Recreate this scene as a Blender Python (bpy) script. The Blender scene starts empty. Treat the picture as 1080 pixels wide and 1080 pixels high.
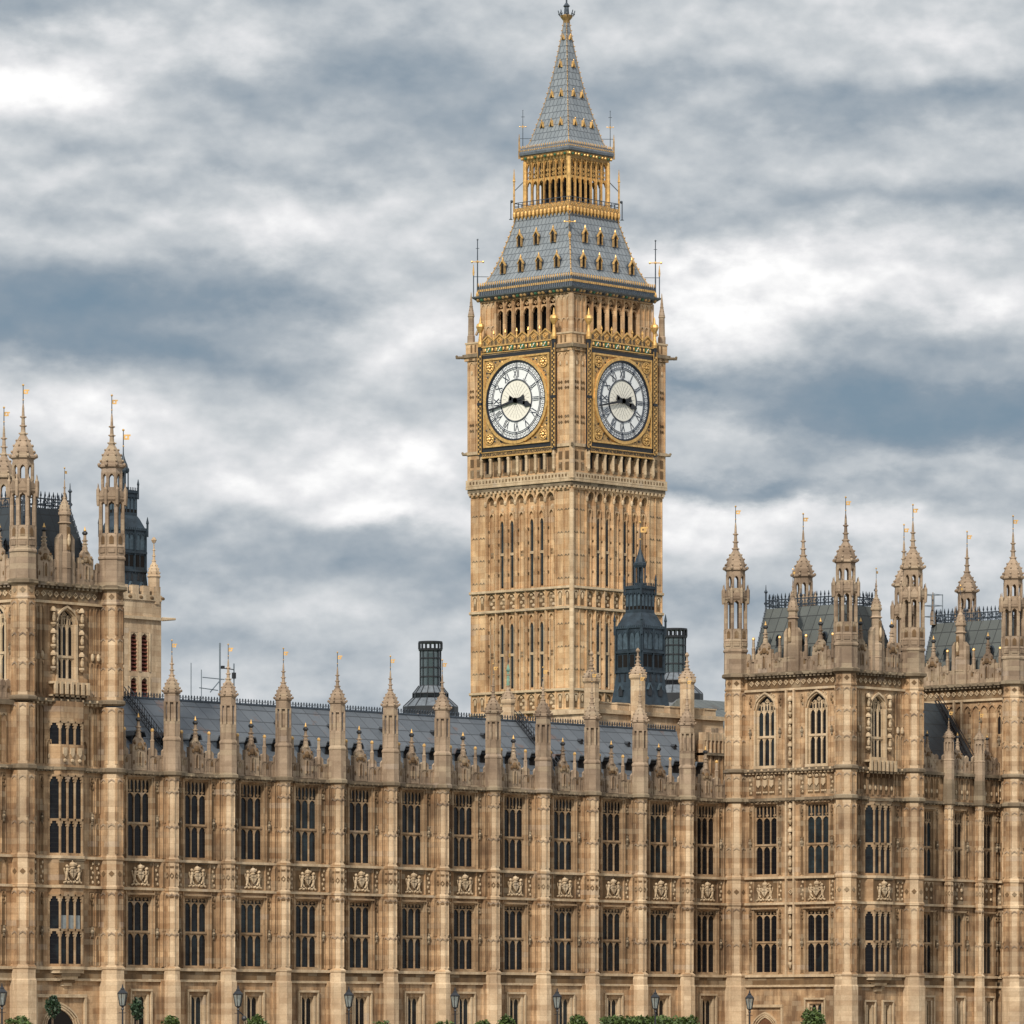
import bpy, bmesh, math, random
from mathutils import Vector, Matrix
random.seed(7)
R = math.radians
SC = bpy.context.scene
COL = SC.collection
PI = math.pi

# ------------------------------------------------------------------ camera
YAW = R(42.5)                       # heading of the view, from the facade line (+X = north) towards inland (+Y)
FW = Vector((math.cos(YAW), math.sin(YAW), 0)); RT = Vector((math.sin(YAW), -math.cos(YAW), 0))
cam = bpy.data.cameras.new('camera'); co = bpy.data.objects.new('camera', cam); COL.objects.link(co)
co.location = (-244.878, -253.598, 1.6)
co.rotation_euler = (R(90), 0, YAW - R(90))
cam.sensor_width = 36; cam.lens = 195.365; cam.shift_y = 0.5102
cam.clip_start = 1; cam.clip_end = 20000
SC.camera = co

# ------------------------------------------------------------------ light
SC.view_settings.view_transform = 'Standard'; SC.view_settings.look = 'None'
SC.view_settings.exposure = 0.1; SC.view_settings.gamma = 1.0; SC.view_settings.use_curve_mapping = False
SUN_DIR = Vector((-0.80, -0.36, 0.72)).normalized()     # towards the sun: south-south-east, veiled by cloud
sun = bpy.data.lights.new('sun', 'SUN'); sun.energy = 3.5; sun.angle = R(5); sun.color = (1, 0.92, 0.80)
so = bpy.data.objects.new('sun', sun); COL.objects.link(so)
so.rotation_euler = (-SUN_DIR).to_track_quat('-Z', 'Y').to_euler(); so.location = (0, -60, 200)

class NT:
    """tiny node helper"""
    def __init__(s, nt): s.nt = nt; nt.nodes.clear()
    def n(s, t, **k):
        o = s.nt.nodes.new(t)
        for a, b in k.items(): setattr(o, a, b)
        return o
    def l(s, a, b): s.nt.links.new(a, b)
    def put(s, sock, v):
        if hasattr(v, 'is_output'): s.l(v, sock)
        else: sock.default_value = v
    def m(s, op, a, b=0.0, c=0.0, clamp=False):
        o = s.n('ShaderNodeMath', operation=op, use_clamp=clamp)
        s.put(o.inputs[0], a); s.put(o.inputs[1], b); s.put(o.inputs[2], c); return o.outputs[0]
    def noise(s, vec, scale, detail=4, rough=.55, dist=0, col=False):
        o = s.n('ShaderNodeTexNoise'); s.l(vec, o.inputs['Vector'])
        o.inputs['Scale'].default_value = scale; o.inputs['Detail'].default_value = detail
        o.inputs['Roughness'].default_value = rough; o.inputs['Distortion'].default_value = dist
        return o.outputs['Color' if col else 'Fac']
    def xyz(s, x, y, z):
        o = s.n('ShaderNodeCombineXYZ'); s.put(o.inputs[0], x); s.put(o.inputs[1], y); s.put(o.inputs[2], z); return o.outputs[0]
    def sep(s, v):
        o = s.n('ShaderNodeSeparateXYZ'); s.l(v, o.inputs[0]); return o.outputs
    def mix(s, f, a, b, mode='MIX'):
        o = s.n('ShaderNodeMix', data_type='RGBA', blend_type=mode)
        s.put(o.inputs[0], f); s.put(o.inputs[6], a); s.put(o.inputs[7], b); return o.outputs[2]
    def ramp(s, f, stops, interp='LINEAR'):
        o = s.n('ShaderNodeValToRGB'); cr = o.color_ramp; cr.interpolation = interp
        while len(cr.elements) < len(stops): cr.elements.new(0.5)
        for e, (p, c) in zip(cr.elements, stops): e.position = p; e.color = c if len(c) == 4 else (*c, 1)
        s.l(f, o.inputs[0]); return o.outputs[0]
    def mr(s, f, a, b, c=0., d=1., smooth=False):
        o = s.n('ShaderNodeMapRange', interpolation_type='SMOOTHSTEP' if smooth else 'LINEAR')
        s.put(o.inputs[0], f)
        for i, v in enumerate((a, b, c, d)): o.inputs[i + 1].default_value = v
        return o.outputs[0]

# world: Nishita sky seen through a broken deck of cloud; everything is a function of direction only
W = bpy.data.worlds.new('World'); SC.world = W; W.use_nodes = True
g = NT(W.node_tree)
tc = g.n('ShaderNodeTexCoord'); D = tc.outputs['Generated']
def dot(v, w):
    o = g.n('ShaderNodeVectorMath', operation='DOT_PRODUCT'); g.l(v, o.inputs[0]); o.inputs[1].default_value = w; return o.outputs['Value']
fwd = dot(D, FW); rgt = dot(D, RT); up = g.sep(D)[2]
# bearing (degrees, from the heading of the clock tower) and elevation (degrees)
az = g.m('MULTIPLY', g.m('ARCTAN2', rgt, fwd), 180 / PI)
el = g.m('MULTIPLY', g.m('ARCSINE', up), 180 / PI)
P0 = g.xyz(g.m('MULTIPLY', az, 0.30), g.m('MULTIPLY', el, 0.62), 0.0)
w1 = g.sep(g.noise(P0, 2.2, 7, .58, 0, True))
wx = g.m('MULTIPLY', g.m('SUBTRACT', w1[0], .5), 1.7); wy = g.m('MULTIPLY', g.m('SUBTRACT', w1[1], .5), 1.0)
az2 = g.m('ADD', az, wx); el2 = g.m('ADD', el, wy)
base = g.noise(g.xyz(g.m('MULTIPLY', az, 0.34), g.m('MULTIPLY', el, 0.80), 3.7), 1.0, 6, .50)
def billow(de):
    return g.noise(g.xyz(g.m('MULTIPLY', az, 0.72), g.m('MULTIPLY', g.m('ADD', el, de), 1.12), 9.1), .85, 7, .52)
b0 = billow(0.0); b1 = billow(.22)                      # tops catch the light, bases are grey
relief = g.m('MULTIPLY', g.m('SUBTRACT', b0, b1), .85)
val = g.m('ADD', g.m('MULTIPLY', g.m('SUBTRACT', base, .5), 0.26), g.m('MULTIPLY', g.m('SUBTRACT', b0, .5), 0.46))
val = g.m('ADD', g.m('ADD', val, relief), 0.61)
# individual cloud masses: (bearing, elevation, half width, half height, lift)
def K(px, py, rx, ry, a): return ((px - 540) / 102.3, (1091 - py) / 102.3, rx / 102.3, ry / 102.3, a)
CL = [K(50, 90, 120, 45, .26), K(60, 20, 130, 30, -.22), K(250, 50, 70, 30, .13), K(240, 105, 110, 20, -.17), K(430, 85, 90, 40, -.16),
      K(300, 165, 320, 28, -.12), K(160, 200, 240, 16, .10), K(60, 235, 150, 14, -.08), K(310, 235, 60, 30, .20), K(470, 190, 120, 20, -.08),
      K(150, 320, 220, 38, -.33), K(60, 365, 160, 22, -.22), K(300, 300, 110, 40, -.12), K(420, 350, 60, 50, .24), K(280, 405, 100, 22, -.12),
      K(60, 440, 200, 40, .10), K(390, 480, 60, 30, .25), K(270, 525, 140, 22, .13), K(420, 570, 60, 14, -.13), K(220, 590, 240, 26, -.13),
      K(350, 640, 160, 16, .06), K(400, 545, 90, 16, .14), K(250, 690, 260, 24, -.10),
      K(720, 120, 200, 30, -.14), K(780, 70, 180, 22, .06), K(1010, 70, 70, 40, .12), K(860, 40, 250, 30, -.03), K(1000, 125, 160, 20, -.22),
      K(830, 165, 150, 30, .02), K(980, 230, 200, 16, -.18), K(700, 245, 120, 20, -.16), K(840, 205, 240, 14, -.02), K(900, 305, 220, 36, .30), K(740, 330, 60, 40, .28),
      K(790, 370, 80, 22, .16), K(960, 370, 170, 24, -.16), K(900, 425, 230, 30, -.40), K(1010, 455, 140, 28, -.30), K(720, 415, 40, 14, -.18), K(760, 450, 55, 28, .26),
      K(760, 518, 170, 13, -.28), K(830, 545, 260, 16, .22), K(740, 580, 90, 22, .18), K(1010, 580, 150, 18, .06), K(900, 590, 220, 12, -.08),
      K(740, 650, 120, 24, -.20), K(1000, 500, 120, 12, .12), K(740, 700, 120, 16, -.06)]
bs = None
for (a, e, ra, re, am) in CL:
    dx = g.m('DIVIDE', g.m('SUBTRACT', az2, a + .0), ra); dy = g.m('DIVIDE', g.m('SUBTRACT', el2, e), re)
    q = g.m('EXPONENT', g.m('MULTIPLY', g.m('ADD', g.m('MULTIPLY', dx, dx), g.m('MULTIPLY', dy, dy)), -.75))
    bs = g.m('MULTIPLY', q, am) if bs is None else g.m('MULTIPLY_ADD', q, am, bs)
val = g.m('ADD', val, g.m('MULTIPLY', bs, 1.12))
val = g.m('ADD', g.m('MULTIPLY', g.m('SUBTRACT', val, .5), 1.05), .5, clamp=True)
cc = g.ramp(val, [(0.0, (.16, .228, .30)), (.22, (.235, .298, .362)), (.45, (.37, .417, .462)), (.66, (.555, .585, .61)), (.84, (.75, .755, .77)), (1.0, (.97, .965, .96))])
# an overcast dome is brighter overhead than at the horizon
lift = g.mr(up, .22, .85, 10.0, 15.0, True)
cc = g.mix(1.0, cc, g.xyz(lift, lift, lift), 'MULTIPLY')
sky = g.n('ShaderNodeTexSky', sky_type='NISHITA'); sky.sun_disc = False
sky.sun_elevation = math.asin(SUN_DIR.z); sky.sun_rotation = math.atan2(SUN_DIR.x, SUN_DIR.y)
cover = g.mr(val, .0, .25, .90, 1.0)
colr = g.mix(cover, sky.outputs[0], cc)
bg = g.n('ShaderNodeBackground'); g.l(colr, bg.inputs[0]); bg.inputs[1].default_value = 0.1
ow = g.n('ShaderNodeOutputWorld'); g.l(bg.outputs[0], ow.inputs[0])

# ------------------------------------------------------------------ materials
def newmat(name):
    m = bpy.data.materials.new(name); m.use_nodes = True; t = NT(m.node_tree)
    b = t.n('ShaderNodeBsdfPrincipled'); o = t.n('ShaderNodeOutputMaterial'); t.l(b.outputs[0], o.inputs[0])
    return m, t, b
def stone(name, ca, cb, stain, amt=.5, bw=.85, bh=.36, grey=.0):
    m, t, b = newmat(name)
    pos = t.n('ShaderNodeNewGeometry').outputs['Position']; x, y, z = t.sep(pos)
    u = t.m('ADD', x, y)
    br = t.n('ShaderNodeTexBrick'); t.l(t.xyz(u, z, 0.0), br.inputs['Vector'])
    br.inputs['Scale'].default_value = 1; br.inputs['Brick Width'].default_value = bw; br.inputs['Row Height'].default_value = bh
    br.inputs['Mortar Size'].default_value = .012; br.inputs['Mortar Smooth'].default_value = .3; br.inputs['Bias'].default_value = -.1
    br.inputs['Color1'].default_value = (0, 0, 0, 1); br.inputs['Color2'].default_value = (1, 1, 1, 1); br.inputs['Mortar'].default_value = (.45, .45, .45, 1)
    blk = t.n('ShaderNodeSeparateColor'); t.l(br.outputs['Color'], blk.inputs[0])
    big = t.noise(pos, .16, 5, .6); med = t.noise(pos, 1.1, 6, .65); fin = t.noise(pos, 9.0, 4, .7)
    f = t.m('ADD', t.m('MULTIPLY', blk.outputs[0], .62), t.m('MULTIPLY', med, 1.15)); f = t.m('SUBTRACT', f, .42, clamp=True)
    c = t.mix(f, ca, cb)
    # run-off streaks and patchy patina
    st = t.noise(t.xyz(t.m('MULTIPLY', u, 1.5), t.m('MULTIPLY', z, .22), 0.0), 1.0, 6, .62)
    sm = t.mr(t.m('ADD', t.m('MULTIPLY', st, .62), t.m('MULTIPLY', big, .42)), .47, .62, 0, amt)
    c = t.mix(sm, c, stain)
    pa = t.mr(t.noise(pos, .5, 3, .5), .56, .7, 0, .4); c = t.mix(t.m('MULTIPLY', pa, t.m('ADD', blk.outputs[0], .2)), c, (.56, .46, .32, 1))
    # replacement blocks: some greyer, some freshly pale
    c = t.mix(t.m('MULTIPLY', t.m('GREATER_THAN', blk.outputs[0], .88), .30), c, (.36, .30, .26, 1))
    c = t.mix(t.m('MULTIPLY', t.m('LESS_THAN', blk.outputs[0], .08), .22), c, (.80, .66, .46, 1))
    c = t.mix(t.mr(fin, .3, .75, .0, .30), c, (.12, .085, .05, 1))
    c = t.mix(t.m('MULTIPLY', br.outputs['Fac'], .22), c, (.13, .095, .06, 1))
    t.l(c, b.inputs['Base Color']); b.inputs['Roughness'].default_value = .92
    b.inputs['Specular IOR Level'].default_value = .15
    h = t.m('ADD', t.m('MULTIPLY', br.outputs['Fac'], -.3), t.m('MULTIPLY', fin, .5))
    bp = t.n('ShaderNodeBump'); bp.inputs['Strength'].default_value = .5; bp.inputs['Distance'].default_value = .03
    t.l(h, bp.inputs['Height']); t.l(bp.outputs[0], b.inputs['Normal'])
    return m
M = {}
M['wall'] = stone('honey limestone ashlar', (.31, .168, .082, 1), (.76, .54, .325, 1), (.13, .076, .046, 1), .85)
M['pale'] = stone('pale weathered limestone', (.48, .325, .195, 1), (.88, .695, .475, 1), (.22, .14, .088, 1), .65)
M['roofstone'] = stone('grey buff limestone', (.29, .21, .145, 1), (.545, .415, .30, 1), (.12, .085, .065, 1), .75)
M['brown'] = stone('brown limestone stain and recess shade', (.13, .078, .04, 1), (.27, .17, .09, 1), (.07, .045, .03, 1), .6)  # stain colour, also laid in recesses to paint their shade darker
M['carve'] = stone('carved limestone relief', (.50, .365, .225, 1), (.78, .62, .43, 1), (.22, .15, .095, 1), .45, .5, .5)
M['mull'] = stone('weathered window stone', (.30, .19, .105, 1), (.56, .40, .25, 1), (.14, .09, .055, 1), .5)
M['umber'] = stone('sooty cornice stone', (.15, .115, .078, 1), (.32, .25, .175, 1), (.07, .055, .04, 1), .6)  # one darker stone for cornices, dentils, gargoyles and small carvings
M['tower'] = stone('warm clock tower limestone', (.47, .275, .135, 1), (.88, .63, .375, 1), (.27, .15, .08, 1), .7, 1.1, .5)
def plain(name, col, rough=.5, metal=0., nz=0., ns=3., spec=.5):
    m, t, b = newmat(name)
    if nz:
        pos = t.n('ShaderNodeNewGeometry').outputs['Position']
        f = t.mr(t.noise(pos, ns, 5, .6), .3, .7, 0, 1)
        t.l(t.mix(f, tuple(c * (1 - nz) for c in col[:3]) + (1,), tuple(min(1, c * (1 + nz)) for c in col[:3]) + (1,)), b.inputs['Base Color'])
    else: b.inputs['Base Color'].default_value = (*col[:3], 1)
    b.inputs['Roughness'].default_value = rough; b.inputs['Metallic'].default_value = metal; b.inputs['Specular IOR Level'].default_value = spec
    return m
M['gold'] = plain('gilding', (.70, .43, .155), .46, .5, .35, 4)
M['golddull'] = plain('dull gilding on stone', (.42, .265, .11), .55, .3, .5, 5)
M['black'] = plain('black painted iron', (.018, .02, .025), .45)
M['iron'] = plain('grey blue painted ironwork', (.05, .065, .085), .5, .2, .3)
M['ironlight'] = plain('pale blue grey ironwork', (.13, .148, .17), .5, .1, .3)
M['ventm'] = plain('dark blue grey lead cladding', (.028, .043, .058), .5, .3, .5, 1.2)
M['ventl'] = plain('lighter lead panel', (.06, .09, .115), .5, .2, .4, 2)
M['green'] = plain('green painted shield', (.03, .12, .06), .55, 0, .3, 6)
M['red'] = plain('red louvre boards', (.16, .045, .03), .7, 0, .3)
M['dial'] = plain('opal dial glass', (.80, .82, .83), .3, 0, .04, 2)
M['dialc'] = plain('cream dial centre glass', (.80, .77, .68), .35, 0, .06, 6)
M['dialink'] = plain('dark blue dial ironwork', (.025, .035, .06), .45)
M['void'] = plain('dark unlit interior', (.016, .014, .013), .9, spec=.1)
M['copper'] = plain('green copper stain', (.16, .28, .21), .8, 0, .4)
M['whitepaint'] = plain('white paint', (.75, .75, .72), .5)
M['steel'] = plain('galvanised steel tube', (.22, .26, .30), .45, .5)
M['clearglass'] = None
m, t, b = newmat('chimney glazing'); b.inputs['Base Color'].default_value = (.07, .10, .11, 1); b.inputs['Roughness'].default_value = .1
b.inputs['Alpha'].default_value = .78; M['chimglass'] = m
m, t, b = newmat('lamp glass'); b.inputs['Base Color'].default_value = (.30, .34, .33, 1); b.inputs['Roughness'].default_value = .08
b.inputs['Alpha'].default_value = .55; M['clearglass'] = m
# leaded glass
m, t, b = newmat('leaded window glass')
pos = t.n('ShaderNodeNewGeometry').outputs['Position']; x, y, z = t.sep(pos); u = t.m('ADD', x, y)
br = t.n('ShaderNodeTexBrick'); br.offset = 0; t.l(t.xyz(u, z, 0.), br.inputs['Vector']); br.inputs['Scale'].default_value = 1
br.inputs['Brick Width'].default_value = .22; br.inputs['Row Height'].default_value = .30; br.inputs['Mortar Size'].default_value = .014
rnd = t.n('ShaderNodeObjectInfo').outputs['Random']
pn = t.noise(pos, 1.1, 5, .6)
f = t.mr(t.m('ADD', t.m('MULTIPLY', rnd, .45), t.m('MULTIPLY', pn, .9)), .66, 1.05, 0, 1)
gc = t.mix(f, (.008, .008, .010, 1), (.030, .045, .052, 1))  # bluish patches painted into the colour for reflected sky
gc = t.mix(br.outputs['Fac'], gc, (.02, .02, .02, 1)); t.l(gc, b.inputs['Base Color'])
b.inputs['Roughness'].default_value = .13; b.inputs['Specular IOR Level'].default_value = .2
bp = t.n('ShaderNodeBump'); bp.inputs['Strength'].default_value = .35; bp.inputs['Distance'].default_value = .02
t.l(t.noise(pos, 5, 2, .5), bp.inputs['Height']); t.l(bp.outputs[0], b.inputs['Normal']); M['glass'] = m
# iron-tile roofs: rectangular sheets with standing joints and rust patches
def roofmat(name, ca, cb, rust, bw, bh, off=0., rscale=.5, rth=.66, mort=(.02, .022, .025, 1)):
    m, t, b = newmat(name)
    pos = t.n('ShaderNodeNewGeometry').outputs['Position']; x, y, z = t.sep(pos)
    u = t.m('ADD', x, y)
    br = t.n('ShaderNodeTexBrick'); br.offset = off; t.l(t.xyz(u if bw < 0 else x if off == 0 else u, z, 0.), br.inputs['Vector'])
    br.inputs['Scale'].default_value = 1; br.inputs['Brick Width'].default_value = abs(bw); br.inputs['Row Height'].default_value = bh
    br.inputs['Mortar Size'].default_value = .035; br.inputs['Mortar Smooth'].default_value = .2
    br.inputs['Color1'].default_value = (0, 0, 0, 1); br.inputs['Color2'].default_value = (1, 1, 1, 1)
    s = t.n('ShaderNodeSeparateColor'); t.l(br.outputs['Color'], s.inputs[0])
    f = t.m('ADD', t.m('MULTIPLY', s.outputs[0], .45), t.m('MULTIPLY', t.noise(pos, 1.4, 5, .6), .6), clamp=True)
    c = t.mix(f, ca, cb)
    rn = t.m('ADD', t.noise(pos, rscale, 5, .6), t.m('MULTIPLY', s.outputs[0], .08))
    c = t.mix(t.mr(rn, rth, rth + .07, 0, .75), c, rust)
    c = t.mix(t.m('MULTIPLY', br.outputs['Fac'], .75), c, mort)
    t.l(c, b.inputs['Base Color']); b.inputs['Roughness'].default_value = .55
    bp = t.n('ShaderNodeBump'); bp.inputs['Strength'].default_value = .5; bp.inputs['Distance'].default_value = .04
    t.l(t.m('ADD', br.outputs['Fac'], t.m('MULTIPLY', f, .3)), bp.inputs['Height']); t.l(bp.outputs[0], b.inputs['Normal'])
    return m
M['slate'] = roofmat('slate grey iron tile roof', (.052, .062, .075, 1), (.118, .132, .15, 1), (.13, .075, .055, 1), 1.25, .82, 0., .55, .655)
M['mansard'] = roofmat('grey green lead mansard', (.07, .08, .08, 1), (.125, .137, .13, 1), (.07, .06, .05, 1), -.85, 1.0, 0.0)
M['darkmansard'] = roofmat('dark iron mansard', (.022, .03, .038, 1), (.045, .056, .066, 1), (.03, .03, .03, 1), -.85, 1.0, 0.0)
M['spire'] = roofmat('pale blue grey cast iron spire tiles', (.15, .175, .20, 1), (.27, .30, .325, 1), (.17, .17, .16, 1), -.46, .60, 0.5, .4, .7, (.055, .065, .08, 1))
M['leaf'] = plain('green leaves', (.06, .095, .02), .6, 0, .7, 3)
M['leafdark'] = plain('dark green leaves', (.02, .045, .018), .6, 0, .5, 5)
M['bark'] = plain('bark', (.08, .055, .035), .9, 0, .3)
M['paving'] = stone('terrace paving', (.30, .27, .22, 1), (.42, .38, .32, 1), (.2, .18, .15, 1), .4, .9, .6)
M['grass'] = plain('lawn', (.05, .09, .025), .9, 0, .4, .6)
m, t, b = newmat('river water'); b.inputs['Base Color'].default_value = (.06, .06, .045, 1); b.inputs['Roughness'].default_value = .12
pos = t.n('ShaderNodeNewGeometry').outputs['Position']
bp = t.n('ShaderNodeBump'); bp.inputs['Strength'].default_value = .6; bp.inputs['Distance'].default_value = .3
t.l(t.noise(pos, .8, 6, .6), bp.inputs['Height']); t.l(bp.outputs[0], b.inputs['Normal']); M['water'] = m

# ------------------------------------------------------------------ mesh builder
class MB:
    def __init__(s, o=(0, 0), S=(1, 0)):
        s.v = []; s.f = []; s.fm = []; s.mats = []; s.mi = 0; s.frame(o, S)
    def frame(s, o=(0, 0), S=(1, 0), z=0.):
        s.o = o; s.S = S; s.O = (S[1], -S[0]); s.zz = z; return s
    def mat(s, k):
        if k not in s.mats: s.mats.append(k)
        s.mi = s.mats.index(k); return s
    def P(s, a, d, z): return (s.o[0] + a * s.S[0] + d * s.O[0], s.o[1] + a * s.S[1] + d * s.O[1], z + s.zz)
    def add(s, pts, faces):
        n = len(s.v); s.v += [s.P(*p) for p in pts]
        for f in faces: s.f.append(tuple(i + n for i in f)); s.fm.append(s.mi)
    def box(s, a0, a1, d0, d1, z0, z1):
        s.add([(a0, d0, z0), (a1, d0, z0), (a1, d1, z0), (a0, d1, z0), (a0, d0, z1), (a1, d0, z1), (a1, d1, z1), (a0, d1, z1)],
              [(0, 1, 2, 3), (4, 5, 6, 7), (0, 1, 5, 4), (1, 2, 6, 5), (2, 3, 7, 6), (3, 0, 4, 7)])
    def lathe(s, a, d, prof, n=8, rot=None):
        rot = PI / n if rot is None else rot; pts = []; fs = []
        for (r, z) in prof:
            for k in range(n):
                t = rot + 2 * PI * k / n; pts.append((a + r * math.cos(t), d + r * math.sin(t), z))
        for i in range(len(prof) - 1):
            for k in range(n): fs.append((i * n + k, i * n + (k + 1) % n, (i + 1) * n + (k + 1) % n, (i + 1) * n + k))
        fs.append(tuple(range(n))); fs.append(tuple((len(prof) - 1) * n + k for k in range(n)))
        s.add(pts, fs)
    def ball(s, a, d, z, r, n=6, sz=1.):
        s.lathe(a, d, [(r * .05, z - r * sz), (r * .75, z - r * .66 * sz), (r, z), (r * .75, z + r * .66 * sz), (r * .05, z + r * sz)], n)
    def blob(s, a, d, z, ra, rd, rz, n=7):
        pts = []; fs = []; prof = [(.08, -1), (.72, -.7), (1, 0), (.72, .7), (.08, 1)]
        for (r, h) in prof:
            for k in range(n):
                t = 2 * PI * k / n; pts.append((a + ra * r * math.cos(t), d + rd * r * math.sin(t), z + rz * h))
        for i in range(4):
            for k in range(n): fs.append((i * n + k, i * n + (k + 1) % n, (i + 1) * n + (k + 1) % n, (i + 1) * n + k))
        fs.append(tuple(range(n))); fs.append(tuple(4 * n + k for k in range(n))); s.add(pts, fs)
    def poly(s, pl, d0, d1):
        n = len(pl); s.add([(a, d0, z) for a, z in pl] + [(a, d1, z) for a, z in pl],
              [tuple(range(n)), tuple(range(n, 2 * n))] + [(i, (i + 1) % n, n + (i + 1) % n, n + i) for i in range(n)])
    def bar(s, p, q, r, n=4, r2=None):
        p = Vector(p); q = Vector(q); ax = (q - p).normalized(); r2 = r if r2 is None else r2
        e = ax.cross(Vector((0, 0, 1)) if abs(ax.z) < .9 else Vector((1, 0, 0))).normalized(); h = ax.cross(e)
        pts = [tuple(p + (e * math.cos(t) + h * math.sin(t)) * r) for t in [PI / n + 2 * PI * k / n for k in range(n)]]
        pts += [tuple(q + (e * math.cos(t) + h * math.sin(t)) * r2) for t in [PI / n + 2 * PI * k / n for k in range(n)]]
        s.add(pts, [tuple(range(n)), tuple(range(n, 2 * n))] + [(k, (k + 1) % n, n + (k + 1) % n, n + k) for k in range(n)])
    # --- gothic vocabulary
    def head(s, a0, a1, zs, zt, d0, d1, ogee=False):
        "pointed arch cut out of a plate between zs and zt"
        mid = (a0 + a1) / 2; w = a1 - a0; h = (zt - zs) * .93; mx = math.sqrt(w * w - (w / 2) ** 2)
        L = []
        for i in range(5):
            x = a0 + (mid - a0) * i / 4; L.append((x, zs + h * math.sqrt(max(0, w * w - (a1 - x) ** 2)) / mx))
        s.poly([(a0, zt)] + L + [(mid, zt)], d0, d1)
        s.poly([(a1, zt)] + [(2 * mid - x, z) for x, z in L] + [(mid, zt)], d0, d1)
    def archrib(s, a0, a1, zs, zt, t, d0, d1):
        "raised pointed moulding"
        mid = (a0 + a1) / 2; w = a1 - a0; h = zt - zs; mx = math.sqrt(w * w - (w / 2) ** 2); pr = []
        for i in range(6):
            x = a0 + (mid - a0) * i / 5; pr.append((x, zs + h * math.sqrt(max(0, w * w - (a1 - x) ** 2)) / mx))
        full = pr + [(2 * mid - x, z) for x, z in reversed(pr[:-1])]
        for (p, q) in zip(full, full[1:]):
            s.poly([p, q, (q[0], q[1] + t), (p[0], p[1] + t)], d0, d1)
    def wallp(s, a0, a1, z0, z1, d0, d1, ops=()):
        xs = sorted({a0, a1} | {o[0] for o in ops} | {o[1] for o in ops}); xs = [x for x in xs if a0 <= x <= a1]
        for p, q in zip(xs, xs[1:]):
            if q - p < 1e-6: continue
            c = (p + q) / 2; segs = sorted((max(z0, o[2]), min(z1, o[3])) for o in ops if o[0] < c < o[1] and max(z0, o[2]) < min(z1, o[3]))
            z = z0
            for (u, w) in segs:
                if u > z: s.box(p, q, d0, d1, z, u)
                z = w
            if z < z1: s.box(p, q, d0, d1, z, z1)
    def panel(s, a0, a1, z0, z1, d, t=.05, arch=True):
        "blind tracery panel standing proud of plane d"
        r = .055
        s.box(a0, a0 + r, d - .02, d + t, z0, z1); s.box(a1 - r, a1, d - .02, d + t, z0, z1)
        if arch:
            h = min((a1 - a0) * .8, (z1 - z0) * .4); s.head(a0 + r, a1 - r, z1 - h, z1, d - .02, d + t)
    def quatre(s, a, z, r, d0, d1):
        "quatrefoil: a lozenge ring with a boss"
        o = [(a, z + r), (a + r, z), (a, z - r), (a - r, z)]; k = .62
        for i in range(4):
            p, q = o[i], o[(i + 1) % 4]
            s.poly([p, q, (a + (q[0] - a) * k, z + (q[1] - z) * k), (a + (p[0] - a) * k, z + (p[1] - z) * k)], d0, d1)
        s.blob(a, (d0 + d1) / 2, z, r * .27, (d1 - d0) * .6, r * .27, 5)
    def build(s, name, parent=None, base=None, smooth=False):
        me = bpy.data.meshes.new(name)
        B = Vector(base) if base else Vector((0, 0, 0))
        me.from_pydata([tuple(Vector(v) - B) for v in s.v], [], s.f)
        for k in s.mats: me.materials.append(M[k])
        me.polygons.foreach_set('material_index', s.fm)
        bm = bmesh.new(); bm.from_mesh(me); bmesh.ops.recalc_face_normals(bm, faces=bm.faces); bm.to_mesh(me); bm.free()
        if smooth: me.polygons.foreach_set('use_smooth', [True] * len(me.polygons))
        me.update()
        return link(name, me, parent)
def link(name, me, parent=None, loc=(0, 0, 0), rz=0.):
    o = bpy.data.objects.new(name, me); COL.objects.link(o)
    if parent: o.parent = parent
    o.location = loc; o.rotation_euler = (0, 0, rz); return o
def thing(name, label, cat, loc=(0, 0, 0), group=None, rz=0.):
    o = bpy.data.objects.new(name, None); COL.objects.link(o); o.location = loc; o.rotation_euler = (0, 0, rz)
    o['label'] = label; o['category'] = cat
    if group: o['group'] = group
    return o
def tag(o, label, cat, group=None):
    o['label'] = label; o['category'] = cat
    if group: o['group'] = group
    return o
def struct(o, kind='structure', label=None, cat=None):
    o['kind'] = kind
    if label: o['label'] = label; o['category'] = cat
    return o
E_ = (1, 0); S_ = (0, -1)            # east-facing (river) and south-facing walls
def rzof(S): return math.atan2(S[1], S[0])
# note: a part mesh built in frame E_ about its own origin can be placed on a south wall with rz = -90 degrees

# ------------------------------------------------------------------ setting: ground, terrace, river
q = MB(); q.mat('grass'); q.box(-6000, 6000, -30, -9000, -5.0, -.30); struct(q.build('ground'), label=None)
q = MB(); q.mat('paving'); q.box(-700, 400, 26, -1.2, -.28, 0.0); struct(q.build('terrace'))
q = MB(); q.mat('umber'); q.box(-700, 400, 27, 26.02, -7, .9); q.box(-700, 400, 27.15, 25.9, .9, 1.05)
tag(q.build('river_wall'), 'long stone embankment wall with coping between terrace and river', 'wall')
q = MB(); q.mat('water'); q.box(-6000, 6000, 246, 27.0, -8, -4.2); struct(q.build('river'))
q = MB(); q.mat('paving'); q.box(-6000, 6000, 6000, 246, -8.5, 0.0); struct(q.build('embankment_path'))

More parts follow.
